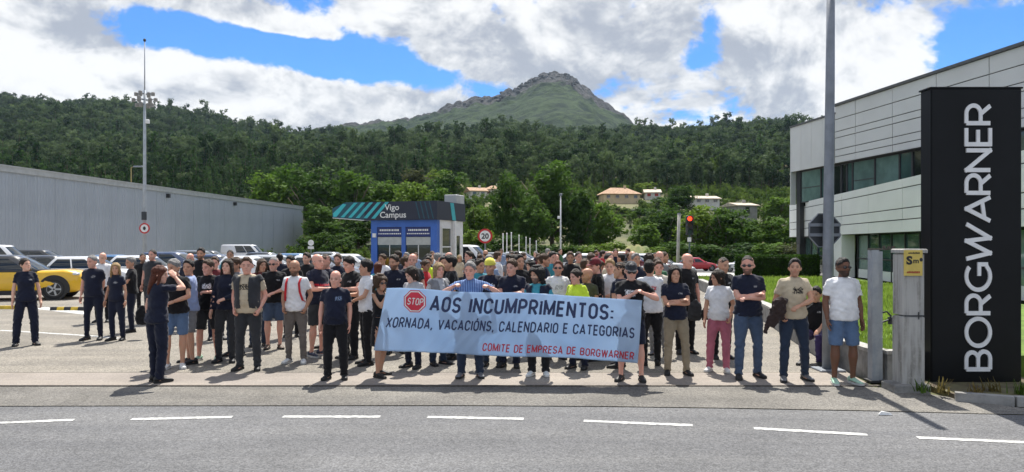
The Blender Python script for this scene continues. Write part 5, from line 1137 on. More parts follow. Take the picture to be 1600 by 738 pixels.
def skin_mat(sk, bc, beard):
    nm = 'skin_%s_%s_%s' % (sk, bc, beard)
    if nm in MATS: return MATS[nm]
    m = bpy.data.materials.new(nm); m.use_nodes = True; t = NT(m.node_tree); p = m.node_tree.nodes['Principled BSDF']; p.inputs['Roughness'].default_value = .5; p.inputs['Specular IOR Level'].default_value = .35
    pass
    a = t.n('ShaderNodeAttribute', attribute_name='mask'); s = t.n('ShaderNodeSeparateColor'); t.l.new(a.outputs['Color'], s.inputs[0]); c = SKIN[sk]; oc = t.n('ShaderNodeTexCoord').outputs['Object']
    base = t.mix(t.ramp(t.noise(oc, 14, 4, .6), .35, .7), c4(c), c4((min(1, c[0] * 1.1), c[1] * .93, c[2] * .9)))
    base = t.mix(t.m('MULTIPLY', s.outputs[0], .6), base, (c[0] * .75, c[1] * .38, c[2] * .36, 1))
    base = t.mix(t.m('MULTIPLY', s.outputs[1], .85), base, c4([q * .8 for q in HAIRC['dark']]))
    base = t.mix(t.m('MULTIPLY', s.outputs[2], {'n': 0.0, 's': .30, 'f': .80}[beard]), base, c4(HAIRC[bc])); t.l.new(base, p.inputs['Base Color']); MATS[nm] = m; return m
def hair_mat(c):
    nm = 'hair_' + c
    if nm in MATS: return MATS[nm]
    m = mat(nm, HAIRC[c], .55, .35, 55, .9, 130, spec=.35); return m
CLOTH = dict(navy=(.0105, .0135, .030), black=(.009, .009, .011), charcoal=(.035, .037, .042), white=(.74, .74, .75), beige=(.50, .42, .30), khaki=(.27, .225, .155), denim=(.10, .16, .27), jeans=(.022, .034, .06), greyblue=(.22, .29, .42), lavender=(.30, .37, .58), grey=(.20, .20, .21), lightgrey=(.42, .42, .43), taupe=(.155, .135, .12), pink=(.42, .13, .18), teal=(.05, .27, .33), hivis=(.62, .80, .05), yellow=(.75, .68, .10), red=(.50, .02, .03), maroon=(.13, .02, .025), blue=(.05, .11, .30), check=(.20, .32, .56), purple=(.05, .035, .11), olive=(.07, .075, .045), brown=(.035, .022, .02), green=(.05, .14, .07), cream=(.62, .57, .48), denimdk=(.06, .09, .15))
def cloth_mat(c, prt=None):
    nm = 'cloth_%s_%s' % (c, prt)
    if nm in MATS: return MATS[nm]
    b = CLOTH[c]
    m = mat(nm, b, .85, .16, 5, .22, 120, spec=.2); t = NT(m.node_tree); p = m.node_tree.nodes['Principled BSDF']
    p.inputs['Sheen Weight'].default_value = .15
    if prt:
        old = p.inputs['Base Color'].links[0].from_socket; a = t.n('ShaderNodeAttribute', attribute_name='print'); oc = t.n('ShaderNodeTexCoord').outputs['Object']
        f = t.m('MULTIPLY', a.outputs['Fac'], t.ramp(t.noise(oc, 60, 2, .5), .40, .5)); t.l.new(t.mix(f, old, c4(CLOTH[prt])), p.inputs['Base Color'])
    if c == 'check':
        oc = t.n('ShaderNodeTexCoord').outputs['Object']; old = p.inputs['Base Color'].links[0].from_socket; wv = t.n('ShaderNodeTexWave'); wv.inputs['Scale'].default_value = 12; t.l.new(oc, wv.inputs[0]); t.l.new(t.mix(t.ramp(wv.outputs[1], .4, .6), old, (.05, .09, .25, 1)), p.inputs['Base Color'])
    return m
SHOE = dict(black=(.012, .012, .013), white=(.66, .66, .64), green=(.35, .55, .42), grey=(.14, .14, .15), navy=(.02, .03, .06), brown=(.08, .05, .03))
def shoe_meshes():
    mb = MB(); up = []
    for y, w_, h_ in ((.075, .030, .085), (.05, .038, .10), (.0, .040, .095), (-.05, .042, .075), (-.10, .046, .058), (-.15, .042, .046), (-.185, .026, .034)):
        up.append([(w_ * math.cos(a) * (1 if math.sin(a) < .3 else .8), y, .02 + max(0, (h_ - .02)) * (.5 + .5 * math.sin(a))) for a in [2 * math.pi * k / 12 for k in range(12)]])
    mb.loft(up); a = mb.mesh('upper', True); so = []
    for y, w_ in ((.085, .026), (.06, .038), (.0, .041), (-.05, .044), (-.10, .049), (-.15, .045), (-.19, .028)): so.append([(-w_, y, 0), (w_, y, 0), (w_, y, .026), (-w_, y, .026)])
    mb = MB(); mb.loft(so); return a, mb.mesh('sole')
SH_UP, SH_SO = shoe_meshes()
def ik(S, T, l1, l2, hint):
    S, T, hint = Vector(S), Vector(T), Vector(hint); d = T - S; D = d.length
    if D > (l1 + l2) * .998: T = S + d * ((l1 + l2) * .998 / D); d = T - S; D = d.length
    if D < .12: D = .12
    a = (l1 * l1 - l2 * l2 + D * D) / (2 * D); h = math.sqrt(max(l1 * l1 - a * a, 0)); dn = d.normalized(); q = hint - dn * hint.dot(dn); q = q.normalized() if q.length > 1e-4 else Vector((0, 1, 0))
    return S + dn * a + q * h, T
POSE = {  # wrist target for the +x side, elbow hint, finger curl index
 'down': ((.238, -.05, .89), (.5, 1, 0), 0), 'down2': ((.225, .01, .885), (.4, 1, 0), 0), 'pocket': ((.19, -.07, .94), (.5, 1, 0), 1), 'cross_a': ((-.065, -.160, 1.205), (1, .1, -.7), 1), 'cross_b': ((-.05, -.192, 1.155), (1, .1, -.7), 1),
 'behind': ((.05, .17, .92), (1, .5, 0), 0), 'phone': ((.075, -.30, 1.17), (.7, .3, -1), 1), 'clasp': ((.03, -.215, .97), (1, .3, -.2), 1), 'raise': ((.11, -.20, 1.575), (.8, -.5, -.6), 0), 'hips': ((.185, -.03, 1.03), (1, .6, 0), 1), 'face': ((.035, -.20, 1.40), (.6, -.2, -1), 1), 'chest': ((.05, -.23, 1.20), (1, 0, -.5), 1), 'belly': ((.0, -.21, 1.08), (1, .2, -.3), 1), 'knee': ((.14, -.40, .98), (1, .3, -.3), 0)}
PEOPLE = []
def P_(x, y, top, label, sex='m', face=0, skin='tan', hair=('short', 'dark'), beard='n', top_=('tee', 'navy'), bot=('trousers', 'navy'), shoes='black', arms=('down', 'down'), build=1.0, belly=0.0, head=(0, 0), stance=.11, glasses=False, cap=None, prt=None, vest=None, straps=None, sit=False, d=None, h=None, extra=None, arm_w=None, backpack=None, lean=0.0, step=0.0):
    logo = not prt and top_[1] in ('navy', 'black') and (d or 10) < 14 and top_[0] != 'tank'
    dd = d if d else CAM_H * FP / (y - HOR); hh = h if h else min(1.93, max(1.52, CAM_H - (top - HOR) * dd / FP))
    PEOPLE.append(dict(logo=logo, x=x, d=dd, h=hh, label=label, sex=sex, face=face, skin=skin, hair=hair, beard=beard, top=top_, bot=bot, shoes=shoes, arms=arms, build=build, belly=belly, head=head, stance=stance, glasses=glasses, cap=cap, prt=prt or ('lightgrey' if logo else None), vest=vest, straps=straps, sit=sit, extra=extra, arm_w=arm_w or {}, backpack=backpack, lean=lean, step=step))
NV = ('tee', 'navy')
P_(40, 540, 403, 'person in navy work clothes standing alone before the yellow SUV', 'f', 38, 'fair', ('bun', 'dark'), 'n', ('tee', 'navy'), ('trousers', 'navy'), 'black', ('down2', 'down'), .92, head=(35, -8), stance=.16)
P_(147, 531, 399, 'grey cropped person in navy with sunglasses beside the long haired blonde', 'm', 5, 'pink', ('crop', 'grey'), 's', ('tee', 'navy'), ('trousers', 'navy'), 'black', ('down', 'behind'), 1.06, .02, glasses=True, stance=.13)
P_(184, 532, 411, 'blonde long haired person in navy with sunglasses', 'f', -4, 'tan', ('long', 'blond'), 'n', ('tee', 'navy'), ('trousers', 'navy'), 'black', ('down', 'down'), .95, glasses=True)
P_(206, 519, 402, 'grey haired person in black turned aside holding a black bag', 'm', -70, 'tan', ('short', 'grey'), 'n', ('tee', 'black'), ('trousers', 'navy'), 'black', ('down', 'phone'), 1.0)
P_(238, 505, 390, 'tall person in dark plum tee behind the red haired one', 'm', -10, 'pink', ('crop', 'dark'), 's', ('tee', 'charcoal'), ('trousers', 'charcoal'), 'black', ('down', 'down'), 1.12)
P_(246, 597, 415, 'red haired person seen from behind shading the eyes with a raised hand', 'f', 152, 'fair', ('long', 'red'), 'n', ('tee', 'navy'), ('trousers', 'navy'), 'black', ('raise', 'down'), 1.0, stance=.09, head=(-42, 5))
P_(273, 576, 405, 'grey haired person in black tee and light denim shorts', 'm', 14, 'tan', ('short', 'grey'), 's', ('tee', 'black'), ('shorts', 'denim'), 'white', ('down', 'belly'), 1.0)
P_(298, 568, 406, 'dark haired person in lavender tee turned sideways with arm out', 'm', -62, 'tan', ('short', 'black'), 'n', ('tee', 'lavender'), ('shorts', 'grey'), 'black', ('phone', 'phone'), .98, head=(70, 0))
P_(325, 563, 406, 'young person in printed black tee and dark cargo shorts', 'm', 6, 'pink', ('short', 'brown'), 'n', ('tee', 'black'), ('shorts', 'charcoal'), 'green', ('down', 'chest'), 1.02, prt='white', stance=.14, step=.05)
P_(312, 510, 386, 'tall bearded dark haired person above the crowd before parked cars', 'm', 0, 'tan', ('short', 'black'), 'f', ('tee', 'black'), ('trousers', 'charcoal'), 'black', ('down', 'down'), 1.06, d=17.5, h=1.93)
P_(352, 566, 400, 'person with long dark hair in navy top and dark jeans', 'f', 8, 'fair', ('long', 'dark'), 'n', ('long', 'navy'), ('trousers', 'charcoal'), 'black', ('down', 'belly'), .95, h=1.76)
P_(388, 578, 399, 'person in beige tee under an open dark vest', 'm', 2, 'pink', ('short', 'brown'), 'n', ('tee', 'beige'), ('trousers', 'charcoal'), 'black', ('pocket', 'pocket'), 1.10, .03, vest='charcoal', stance=.14, prt='black', h=1.80)
P_(369, 556, 402, 'bespectacled person with scarf behind the vest wearer', 'm', -20, 'tan', ('short', 'brown'), 's', ('tee', 'grey'), ('trousers', 'jeans'), 'black', ('down', 'down'), .98, glasses=True)
P_(297, 505, 396, 'bald person far behind the lavender tee', 'm', 0, 'pink', ('fringe', 'grey'), 'n', ('tee', 'navy'), ('trousers', 'navy'), d=18, h=1.78)
P_(338, 520, 401, 'brown haired person peering behind the black printed tee', 'm', 30, 'pink', ('short', 'brown'), 'n', ('tee', 'maroon'), ('trousers', 'navy'), d=15.5, h=1.74)
P_(404, 520, 402, 'long brown haired person behind the vest wearer', 'f', 20, 'tan', ('long', 'brown'), 'n', ('tee', 'maroon'), ('trousers', 'jeans'), d=14.5, h=1.72)
P_(428, 545, 402, 'person in black top and denim shorts with hands down', 'm', 18, 'pink', ('crop', 'grey'), 's', ('tee', 'black'), ('shorts', 'denimdk'), 'brown', ('down', 'belly'), 1.08, glasses=True)
P_(463, 567, 407, 'bald bearded person in white tee with red backpack straps', 'm', 0, 'olive', ('none', 'dark'), 'f', ('tee', 'white'), ('trousers', 'taupe'), 'white', ('pocket', 'pocket'), 1.04, straps='red', stance=.13)
P_(456, 500, 399, 'dark haired person in black behind the bald bearded one', 'm', 20, 'tan', ('short', 'black'), 'n', ('tee', 'black'), ('trousers', 'black'), d=16, h=1.76)
P_(496, 557, 397, 'bald heavy person in navy striped polo and dark shorts', 'm', 60, 'pink', ('fringe', 'grey'), 'n', ('polo', 'navy'), ('shorts', 'charcoal'), 'navy', ('phone', 'down'), 1.14, .05, prt='red')
P_(511, 545, 398, 'close cropped person talking beside the bald heavy one', 'm', -50, 'pink', ('crop', 'brown'), 's', ('tee', 'navy'), ('trousers', 'navy'), 'black', ('down', 'down'), 1.1)
P_(525, 592, 427, 'short bald older person in navy polo and black trousers', 'm', 2, 'pink', ('fringe', 'white'), 'n', ('polo', 'navy'), ('trousers', 'black'), 'black', ('down', 'down2'), 1.05, .03, stance=.13, prt='greyblue', h=1.60)
P_(548, 560, 400, 'young dark haired person in black polo looking at a phone', 'm', -35, 'pink', ('short', 'black'), 'n', ('polo', 'black'), ('trousers', 'black'), 'black', ('phone', 'chest'), 1.04, head=(-10, 18))
P_(573, 570, 406, 'person in white shirt turned away toward the black polo', 'm', -65, 'tan', ('short', 'black'), 'n', ('tee', 'white'), ('trousers', 'black'), 'black', ('phone', 'belly'), 1.0)
P_(593, 588, 431, 'curly haired person in a sleeveless top holding the banner edge', 'f', 66, 'olive', ('curly', 'brown'), 'n', ('tank', 'black'), ('skirt', 'black'), 'black', ('face', 'face'), .95, glasses=True, h=1.54, stance=.14, step=.08)
# behind the banner
P_(618, 590, 398, 'bearded person in navy shirt behind the left end of the banner', 'm', 10, 'tan', ('short', 'dark'), 'f', ('tee', 'navy'), ('trousers', 'navy'), d=13.6)
P_(643, 590, 395, 'bald person in dark green tee behind the banner', 'm', 15, 'pink', ('fringe', 'grey'), 's', ('tee', 'charcoal'), ('trousers', 'navy'), d=14.5, h=1.82)
P_(646, 590, 416, 'dark haired person leaning in a pale grey top behind the stop print', 'f', -30, 'fair', ('bob', 'dark'), 'n', ('tee', 'lightgrey'), ('trousers', 'navy'), d=12.0, head=(-20, 20), shoes='black')
P_(668, 590, 400, 'person in bright green tee between kiosk and banner', 'm', 0, 'tan', ('short', 'dark'), 'n', ('tee', 'hivis'), ('trousers', 'navy'), d=18, h=1.70)
P_(684, 590, 407, 'grey blonde older person in a grey vest behind the banner', 'f', 40, 'pink', ('bob', 'blond'), 'n', ('tee', 'lightgrey'), ('trousers', 'jeans'), d=12.3, vest='grey', h=1.70)
P_(707, 590, 399, 'dark haired person in black tee facing left behind the banner', 'm', -80, 'tan', ('short', 'black'), 's', ('tee', 'black'), ('trousers', 'black'), d=12.9)
P_(735, 595, 409, 'grey haired person in blue checked shirt gripping the banner top', 'm', 0, 'pink', ('short', 'grey'), 'n', ('polo', 'check'), ('trousers', 'jeans'), 'grey', ('chest', 'chest'), 1.05, d=11.14, h=1.74, arm_w={-1: (708, 453), 1: (764, 454)}, stance=.14)
P_(749, 590, 403, 'person in teal tee behind the checked shirt', 'm', 30, 'tan', ('short', 'dark'), 'n', ('tee', 'teal'), ('trousers', 'black'), d=14.0, h=1.72)
P_(770, 590, 404, 'person with yellow cap turned backwards in printed navy tee', 'm', 0, 'tan', ('none', 'dark'), 's', ('tee', 'navy'), ('trousers', 'jeans'), d=12.2, cap=('yellow', 180), prt='white')
P_(797, 590, 405, 'brown haired person in navy polo with folded arms behind the banner', 'm', -12, 'pink', ('short', 'brown'), 'n', ('polo', 'navy'), ('trousers', 'navy'), d=12.1, arms=('cross_a', 'cross_b'), build=1.06)
P_(816, 590, 397, 'tall dark haired person in black behind the navy polo', 'm', 8, 'tan', ('short', 'black'), 's', ('tee', 'black'), ('trousers', 'black'), d=13.4, h=1.82)
P_(842, 593, 418, 'bearded curly haired person in dark teal tee with white trainers', 'm', -10, 'tan', ('curly', 'black'), 'f', ('tee', 'teal'), ('trousers', 'black'), 'white', d=11.3, h=1.66, vest='navy', head=(-25, 5), build=1.0)
P_(868, 590, 408, 'person in white tee with sunglasses pushed over the brow', 'm', 5, 'pink', ('short', 'red'), 's', ('tee', 'white'), ('trousers', 'navy'), d=12.9, h=1.71, glasses=True, prt='lightgrey')
P_(904, 590, 421, 'dark haired person in yellow high visibility top behind the banner', 'f', -30, 'pink', ('bun', 'dark'), 'n', ('tee', 'hivis'), ('trousers', 'navy'), d=11.9, h=1.60)
P_(912, 560, 404, 'broad person in navy shirt seen from behind bending forward', 'm', 165, 'tan', ('crop', 'brown'), 'n', ('tee', 'navy'), ('trousers', 'navy'), d=14.2, h=1.72, build=1.15)
P_(918, 590, 421, 'short bald person right behind the high visibility top', 'm', -60, 'tan', ('none', 'dark'), 's', ('tee', 'olive'), ('trousers', 'navy'), d=12.7, h=1.58)
P_(935, 590, 402, 'person in black with a dark red cap facing left', 'm', -85, 'pink', ('short', 'dark'), 'n', ('long', 'black'), ('trousers', 'black'), d=12.8, cap=('maroon', 0), h=1.76)
P_(952, 590, 404, 'pale haired person in white tee left of the peaked cap', 'm', -40, 'fair', ('short', 'blond'), 'n', ('tee', 'white'), ('trousers', 'jeans'), d=13.2, arms=('phone', 'belly'), h=1.74)
P_(968, 590, 408, 'person in navy shirt bowed close behind the peaked cap', 'm', -120, 'tan', ('short', 'dark'), 'n', ('tee', 'navy'), ('trousers', 'navy'), d=12.0, build=1.12, h=1.70)
P_(986, 596, 409, 'person in peaked cap and printed black tee leaning on the banner', 'm', -14, 'pink', ('short', 'grey'), 's', ('tee', 'black'), ('shorts', 'navy'), 'black', ('chest', 'chest'), 1.14, .05, d=10.86, h=1.745, cap=('charcoal', 0), prt='white', arm_w={-1: (990, 464), 1: (1004, 463)}, head=(10, 12), stance=.15, glasses=True)
P_(1017, 575, 407, 'person in white tee with red back print turned away', 'm', 180, 'tan', ('short', 'black'), 'n', ('tee', 'white'), ('trousers', 'black'), 'black', ('belly', 'belly'), 1.08, prt='red', d=12.2)
P_(1030, 575, 407, 'fair person with brown hair beside the white tee', 'm', -20, 'pink', ('short', 'brown'), 'n', ('tee', 'cream'), ('trousers', 'grey'), 'grey', d=13.4)
P_(1027, 505, 393, 'tall bald person standing high behind the white tee', 'm', 0, 'pink', ('none', 'grey'), 'n', ('tee', 'grey'), ('trousers', 'navy'), d=17.5, h=1.84)
P_(1013, 505, 394, 'person with dark curly hair next to the tall bald one', 'f', 160, 'tan', ('curly', 'dark'), 'n', ('tee', 'lightgrey'), ('trousers', 'navy'), d=17, h=1.80)
P_(1058, 585, 416, 'person with long curly dark hair in navy polo and khaki trousers', 'm', 0, 'tan', ('long', 'black'), 'n', ('polo', 'navy'), ('trousers', 'khaki'), 'black', ('cross_a', 'cross_b'), 1.03, stance=.15, head=(8, 0))
P_(1069, 555, 396, 'tall bald person in black tee carrying a grey shoulder bag', 'm', 10, 'pink', ('fringe', 'grey'), 'n', ('tee', 'black'), ('trousers', 'black'), 'black', ('down', 'down'), 1.1, d=13.6)
P_(1122, 580, 422, 'person in white tee and pink trousers looking aside', 'f', -22, 'tan', ('bob', 'dark'), 'n', ('tee', 'white'), ('trousers', 'pink'), 'white', ('down', 'pocket'), 1.05, .02, head=(-50, 5), stance=.14, straps=None)
P_(1127, 560, 403, 'person in black tee standing behind the pink trousers', 'm', 6, 'tan', ('crop', 'dark'), 's', ('tee', 'black'), ('trousers', 'black'), 'black', ('behind', 'behind'), 1.12)
P_(1169, 590, 400, 'bearded person in navy tee and blue jeans with crossed arms', 'm', 0, 'pink', ('crop', 'dark'), 'f', ('tee', 'navy'), ('trousers', 'denimdk'), 'charcoal', ('cross_a', 'cross_b'), 1.10, .02, glasses=True, stance=.16, step=.06)
P_(1241, 594, 404, 'dark haired person in cream tee holding a brown jacket', 'm', -4, 'tan', ('short', 'black'), 's', ('tee', 'beige'), ('trousers', 'jeans'), 'grey', ('pocket', 'belly'), 1.06, prt='black', stance=.17, step=.07)
P_(1319, 600, 403, 'dark skinned bearded person in white tee and denim shorts', 'm', 0, 'dark', ('short', 'black'), 'f', ('tee', 'white'), ('shorts', 'denim'), 'green', ('down', 'down'), 1.12, .02, glasses=True, stance=.13)
P_(1276, 560, 443, 'person in black tee and purple trousers seated on the low wall', 'm', -35, 'tan', ('short', 'black'), 'n', ('tee', 'black'), ('trousers', 'purple'), 'black', ('knee', 'knee'), .98, sit=True, d=12.55, h=1.70)
# the rest of the crowd further back
rp = random.Random(11); HAIRT = {'short': 'short %s hair', 'crop': 'cropped %s hair', 'fringe': 'balding %s hair', 'long': 'long %s hair', 'bob': 'a %s bob', 'curly': 'curly %s hair', 'bun': 'tied back %s hair'}
CT = {'navy': 'navy', 'black': 'black', 'white': 'white', 'red': 'red', 'charcoal': 'charcoal', 'maroon': 'dark red', 'greyblue': 'grey blue', 'lightgrey': 'light grey', 'teal': 'teal', 'beige': 'beige', 'blue': 'blue', 'green': 'green', 'grey': 'grey', 'cream': 'cream'}
BACK = []
rows_ = [(570, 1050, 15.2, 17, 13), (590, 1045, 17.3, 19.5, 14), (600, 1040, 20, 23, 14), (640, 1030, 24.0, 28, 14), (740, 1000, 29, 34, 10)]
for x0, x1, d0, d1, n in rows_:
    for i in range(n): BACK.append((x0 + (x1 - x0) * (i + .5) / n + rp.uniform(-9, 9), rp.uniform(d0, d1)))
BACK += [(160, 19.0), (224, 21), (360, 20), (415, 18), (438, 20), (480, 17.5), (530, 17)]
for x, d in BACK:
    sex = 'f' if rp.random() < .25 else 'm'; hs = rp.choice(['long', 'bob', 'bun', 'curly']) if sex == 'f' else rp.choice(['short', 'short', 'short', 'crop', 'fringe', 'crop']); hc = rp.choice(['dark', 'black', 'brown', 'dark', 'brown', 'black'] + (['blond', 'red'] if sex == 'f' else ['grey']))
    c = rp.choice(['navy'] * 6 + ['black'] * 4 + ['white'] * 2 + ['charcoal', 'maroon', 'red', 'greyblue', 'lightgrey', 'teal', 'beige', 'blue', 'grey', 'cream', 'green'])
    if 930 < x < 960 and d > 18: c = 'red'
    lab = 'person in %s top with %s %s' % (CT[c], HAIRT[hs] % {'dark': 'dark brown'}.get(hc, hc), 'in the crowd behind the banner' if x > 560 else 'among the parked cars behind the crowd')
    P_(x, 0, 0, lab, sex, rp.choice([0, 12, -12, 25, -30, 60, -60, 95, -100, 150, -160]), rp.choice(['tan', 'pink', 'fair', 'tan', 'olive']), (hs, hc), rp.choice(['n', 's', 'f', 'n']) if sex == 'm' else 'n', ('tee', c), ('trousers', rp.choice(['navy', 'black', 'jeans'])), 'black', ('down', 'down'), rp.uniform(.95, 1.1), d=d, h=(rp.uniform(1.68, 1.85) if sex == 'm' else rp.uniform(1.58, 1.72)), glasses=rp.random() < .2)

def torso_rings(p, g=0.0, z0=.84, z1=1.50):
    f = p['sex'] == 'f'; b = p['build']; bl = p['belly']
    T = [(.82, .10, .085, .0), (.88, .155, .108, .005), (.94, .172 + .008 * f, .118, .006), (1.02, .160 + .004 * f, .110 + bl * .7, -.002 - bl * .6), (1.10, .146 - .010 * f, .104 + bl, -.004 - bl * .8), (1.18, .150 - .010 * f, .106 + bl * .7, -.006 - bl * .5), (1.27, .165 - .012 * f, .113 + .012 * f, -.008 - .008 * f), (1.35, .172 - .016 * f, .110 + .004 * f, -.004), (1.41, .158 - .02 * f, .092, .004), (1.45, .125 - .014 * f, .076, .010), (1.485, .070, .062, .012), (1.51, .056, .054, .010)]
    out = [(z, w_ * b + g, d_ * (b * .7 + .3) + g, y) for z, w_, d_, y in T if z0 <= z <= z1]; return out
def person_jobs(p):
    f = p['sex'] == 'f'; b = p['build']; sit = p['sit']; dz = -.43 if sit else 0.0
    sh = (.176 - .018 * f) * (b * .6 + .4); ANK = .085
    J = {}; rr = random.Random(p['label'] + str(p['x']))
    for s in (1, -1):
        hip = Vector((s * .092, 0, .90 + dz)); fy = (p['step'] * s) + rr.uniform(-.03, .03)
        if sit: ank = Vector((s * .13, -.40, ANK)); kn = Vector((s * .13, -.43, .50))
        else: ank = Vector((s * p['stance'], fy, ANK)); kn = hip.lerp(ank, .5) + Vector((s * .012, -.025 - (.02 if fy > 0.03 else 0), .01))
        J['leg', s] = (hip, kn, ank)
        S = Vector((s * sh, .012, 1.415 + dz)); aw = p['arm_w'].get(s); nm = p['arms'][0 if s < 0 else 1]; tg, hint, curl = POSE[nm]
        tg = Vector((tg[0] * s, tg[1], tg[2] + dz)); hint = (hint[0] * s, hint[1], hint[2])
        if sit and nm == 'knee': tg = Vector((s * .13, -.36, .62))
        if aw:
            k = p['h'] / 1.75; X0, Y0 = at(p['x'], p['d']); wpt = pw(aw[0], aw[1], 10.80 if aw[0] < 900 else 10.60); c_, s_ = math.cos(-R(p['face'])), math.sin(-R(p['face'])); dx, dy = wpt[0] - X0, wpt[1] - Y0
            tg = Vector(((dx * c_ - dy * s_) / k, (dx * s_ + dy * c_) / k, wpt[2] / k)); tg += Vector((0, .05 / k, .045)); hint = (s * 1.0, .4, -.6); curl = 1
        el, wr = ik(S, tg, .285, .255, hint); J['arm', s] = (S, el, wr, curl)
    J['dz'] = dz; p['J'] = J; jobs = []
    far = p['d'] > 14.8; vx = .036 if far else .0195
    # body
    mb = MB(); mb.rings([(z + dz, w_ * .80, d_ * .80, y) for z, w_, d_, y in torso_rings(p)], 12); mb.tube([(0, .012, 1.40 + dz), (0, .004, 1.50 + dz), (0, -.004, 1.58 + dz)], [.062, .055, .056], 10)
    for s in (1, -1):
        S, el, wr, _ = J['arm', s]; mb.tube([S + (Vector((0, 0, 1.36 + dz)) - S) * .35, S, S.lerp(el, .35), S.lerp(el, .8), el, el.lerp(wr, .3), el.lerp(wr, .8), wr], [.03, .040 * b, .041 * b, .040 * b, .040 * b, .042 * b, .031, .028], 9)
        hip, kn, ank = J['leg', s]; mb.tube([hip + Vector((0, 0, .03)), hip.lerp(kn, .3), hip.lerp(kn, .8), kn, kn.lerp(ank, .28), kn.lerp(ank, .75), ank, ank - Vector((0, 0, .035))], [.07, (.072 if p['bot'][0] != 'skirt' else .08), .058 if p['bot'][0] == 'trousers' else .066, .045 if p['bot'][0] == 'trousers' else .057, .046 if p['bot'][0] == 'trousers' else .060 * b, .04, .037, .036], 10)
        mb.tube([ank + Vector((0, .03, -.045)), ank + Vector((0, -.12, -.055))], [.033, .028], 8)
    jobs.append((mb, vx, 2))
    # shirt
    kind, c = p['top']; g = .017; mb = MB(); lo = .86 if p['bot'][0] != 'skirt' else .96
    hem = torso_rings(p, g, lo, 1.50 if kind != 'tank' else 1.41); loose = .006 + .012 * rr.random(); hem = [(z, w_ + (.012 + loose * 2) * max(0, 1.3 - z) * 1.2, d_ + (.016 + loose * 2) * max(0, 1.3 - z) * 1.2, y) for z, w_, d_, y in hem]
    mb.rings([(z + dz, w_, d_, y) for z, w_, d_, y in hem], 14)
    if kind == 'tank': [mb.tube([(s * .075, -.085, 1.36 + dz), (s * .085, .0, 1.475 + dz), (s * .075, .085, 1.36 + dz)], .022, 6) for s in (1, -1)]
    else:
        for s in (1, -1):
            S, el, wr, _ = J['arm', s]; inn = S + (Vector((0, 0.005, 1.35 + dz)) - S) * .4
            if kind == 'long': mb.tube([inn, S, S.lerp(el, .5), el, el.lerp(wr, .5), wr], [.05, .061 * b, .057 * b, .052, .047, .04], 9); mb.tube([(s * .045, .012, 1.462 + dz), (s * .10, .012, 1.436 + dz), S + Vector((0, 0, .012))], [.036, .042, .046], 8)
            else: q = .62 if kind == 'tee' else .58; q += rr.uniform(-.05, .08); mb.tube([inn, S + Vector((0, 0, -.004)), S.lerp(el, q * .5), S.lerp(el, q)], [.05, .055 * b, .057 * b, .061 * b], 10); mb.tube([(s * .045, .012, 1.462 + dz), (s * .10, .012, 1.436 + dz), S + Vector((0, 0, .012))], [.036, .042, .046], 8)
    if kind == 'polo': mb.tube([(.05 * math.cos(a), .006 + .055 * math.sin(a) - .01, 1.492 + dz - .018 * (math.sin(a) < -.3)) for a in [R(q) for q in range(-75, 256, 30)]], .017, 6)
    jobs.append((mb, vx, 2))
    # trousers
    bk, bc = p['bot']; mb = MB(); T = torso_rings(p, .004, .83, 1.03); mb.rings([(z + dz, w_, d_, y) for z, w_, d_, y in T], 14)
    if bk == 'skirt': mb.rings([(.52, .185, .15, .0), (.70, .190, .145, 0), (.9, .182, .128, 0), (1.0, .165, .115, 0)], 14)
    else:
        lz = rr.uniform(.9, 1.12)
        for s in (1, -1):
            hip, kn, ank = J['leg', s]
            if bk == 'shorts': mb.tube([hip + Vector((0, 0, .03)), hip.lerp(kn, .3), hip.lerp(kn, .92)], [.094 * b, .098 * b, .086 * b], 11)
            else: mb.tube([hip + Vector((0, 0, .03)), hip.lerp(kn, .3), hip.lerp(kn, .8), kn, kn.lerp(ank, .3), kn.lerp(ank, .75), ank + Vector((0, .005, -.035))], [.098 * b, .104 * b, .083 * lz, .077 * lz, .075 * lz, .066 * lz, .066 * lz], 11)
    jobs.append((mb, vx, 2))
    if p['vest']:
        mb = MB(); mb.rings([(z + dz, w_ + .008, d_ + .008, y) for z, w_, d_, y in torso_rings(p, .028, .93, 1.47)], 14)
        for s in (1, -1): S, el, wr, _ = J['arm', s]; mb.tube([S + (Vector((0, 0, 1.35 + dz)) - S) * .4, S + Vector((0, 0, .005)), S.lerp(el, .12)], [.06, .072 * b, .07 * b], 10)
        jobs.append((mb, vx, 2))
    return jobs
def folds(v, n, seed, amp, z_hi, kind):
    z = v[:, 2]; x = v[:, 0]; y = v[:, 1]; ph = seed * 1.7
    w1 = np.sin(38 * z + 9 * np.sin(5 * x + ph) + 7 * np.sin(6 * y + ph * .6)) ; w2 = np.sin(26 * x + 14 * z + 5 * np.sin(11 * z + ph) + 9 * y); w3 = np.sin(70 * z + 20 * x + ph)
    rg = lambda q: 1 - 2 * np.abs(q) ** .7
    w4 = np.sin(22 * np.abs(x) + 24 * z + 3 * np.sin(9 * y + ph)); a = amp * (.5 * rg(w1) + .5 * rg(w2) * .7 + .15 * w3 + .5 * rg(w4))
    if kind == 'leg': a = a * (.5 + .9 * np.exp(-((z - .47) / .09) ** 2) + 1.1 * np.exp(-((z - .12) / .08) ** 2) + .5 * np.exp(-((z - .85) / .06) ** 2))
    else: a = a * (.55 + .8 * np.exp(-((z - 1.02) / .12) ** 2) + .5 * np.clip((np.abs(x) - .12) / .08, 0, 1))
    return v + n * a[:, None]
JOBS = []; SPAN = []
for p in PEOPLE: j = person_jobs(p); SPAN.append((len(JOBS), len(j))); JOBS += j
RES = remesh_batch(JOBS)
def xf(v, M): A_ = np.array(M); return v @ A_[:3, :3].T + A_[:3, 3]
GRP = 'protesters gathered at the gate'
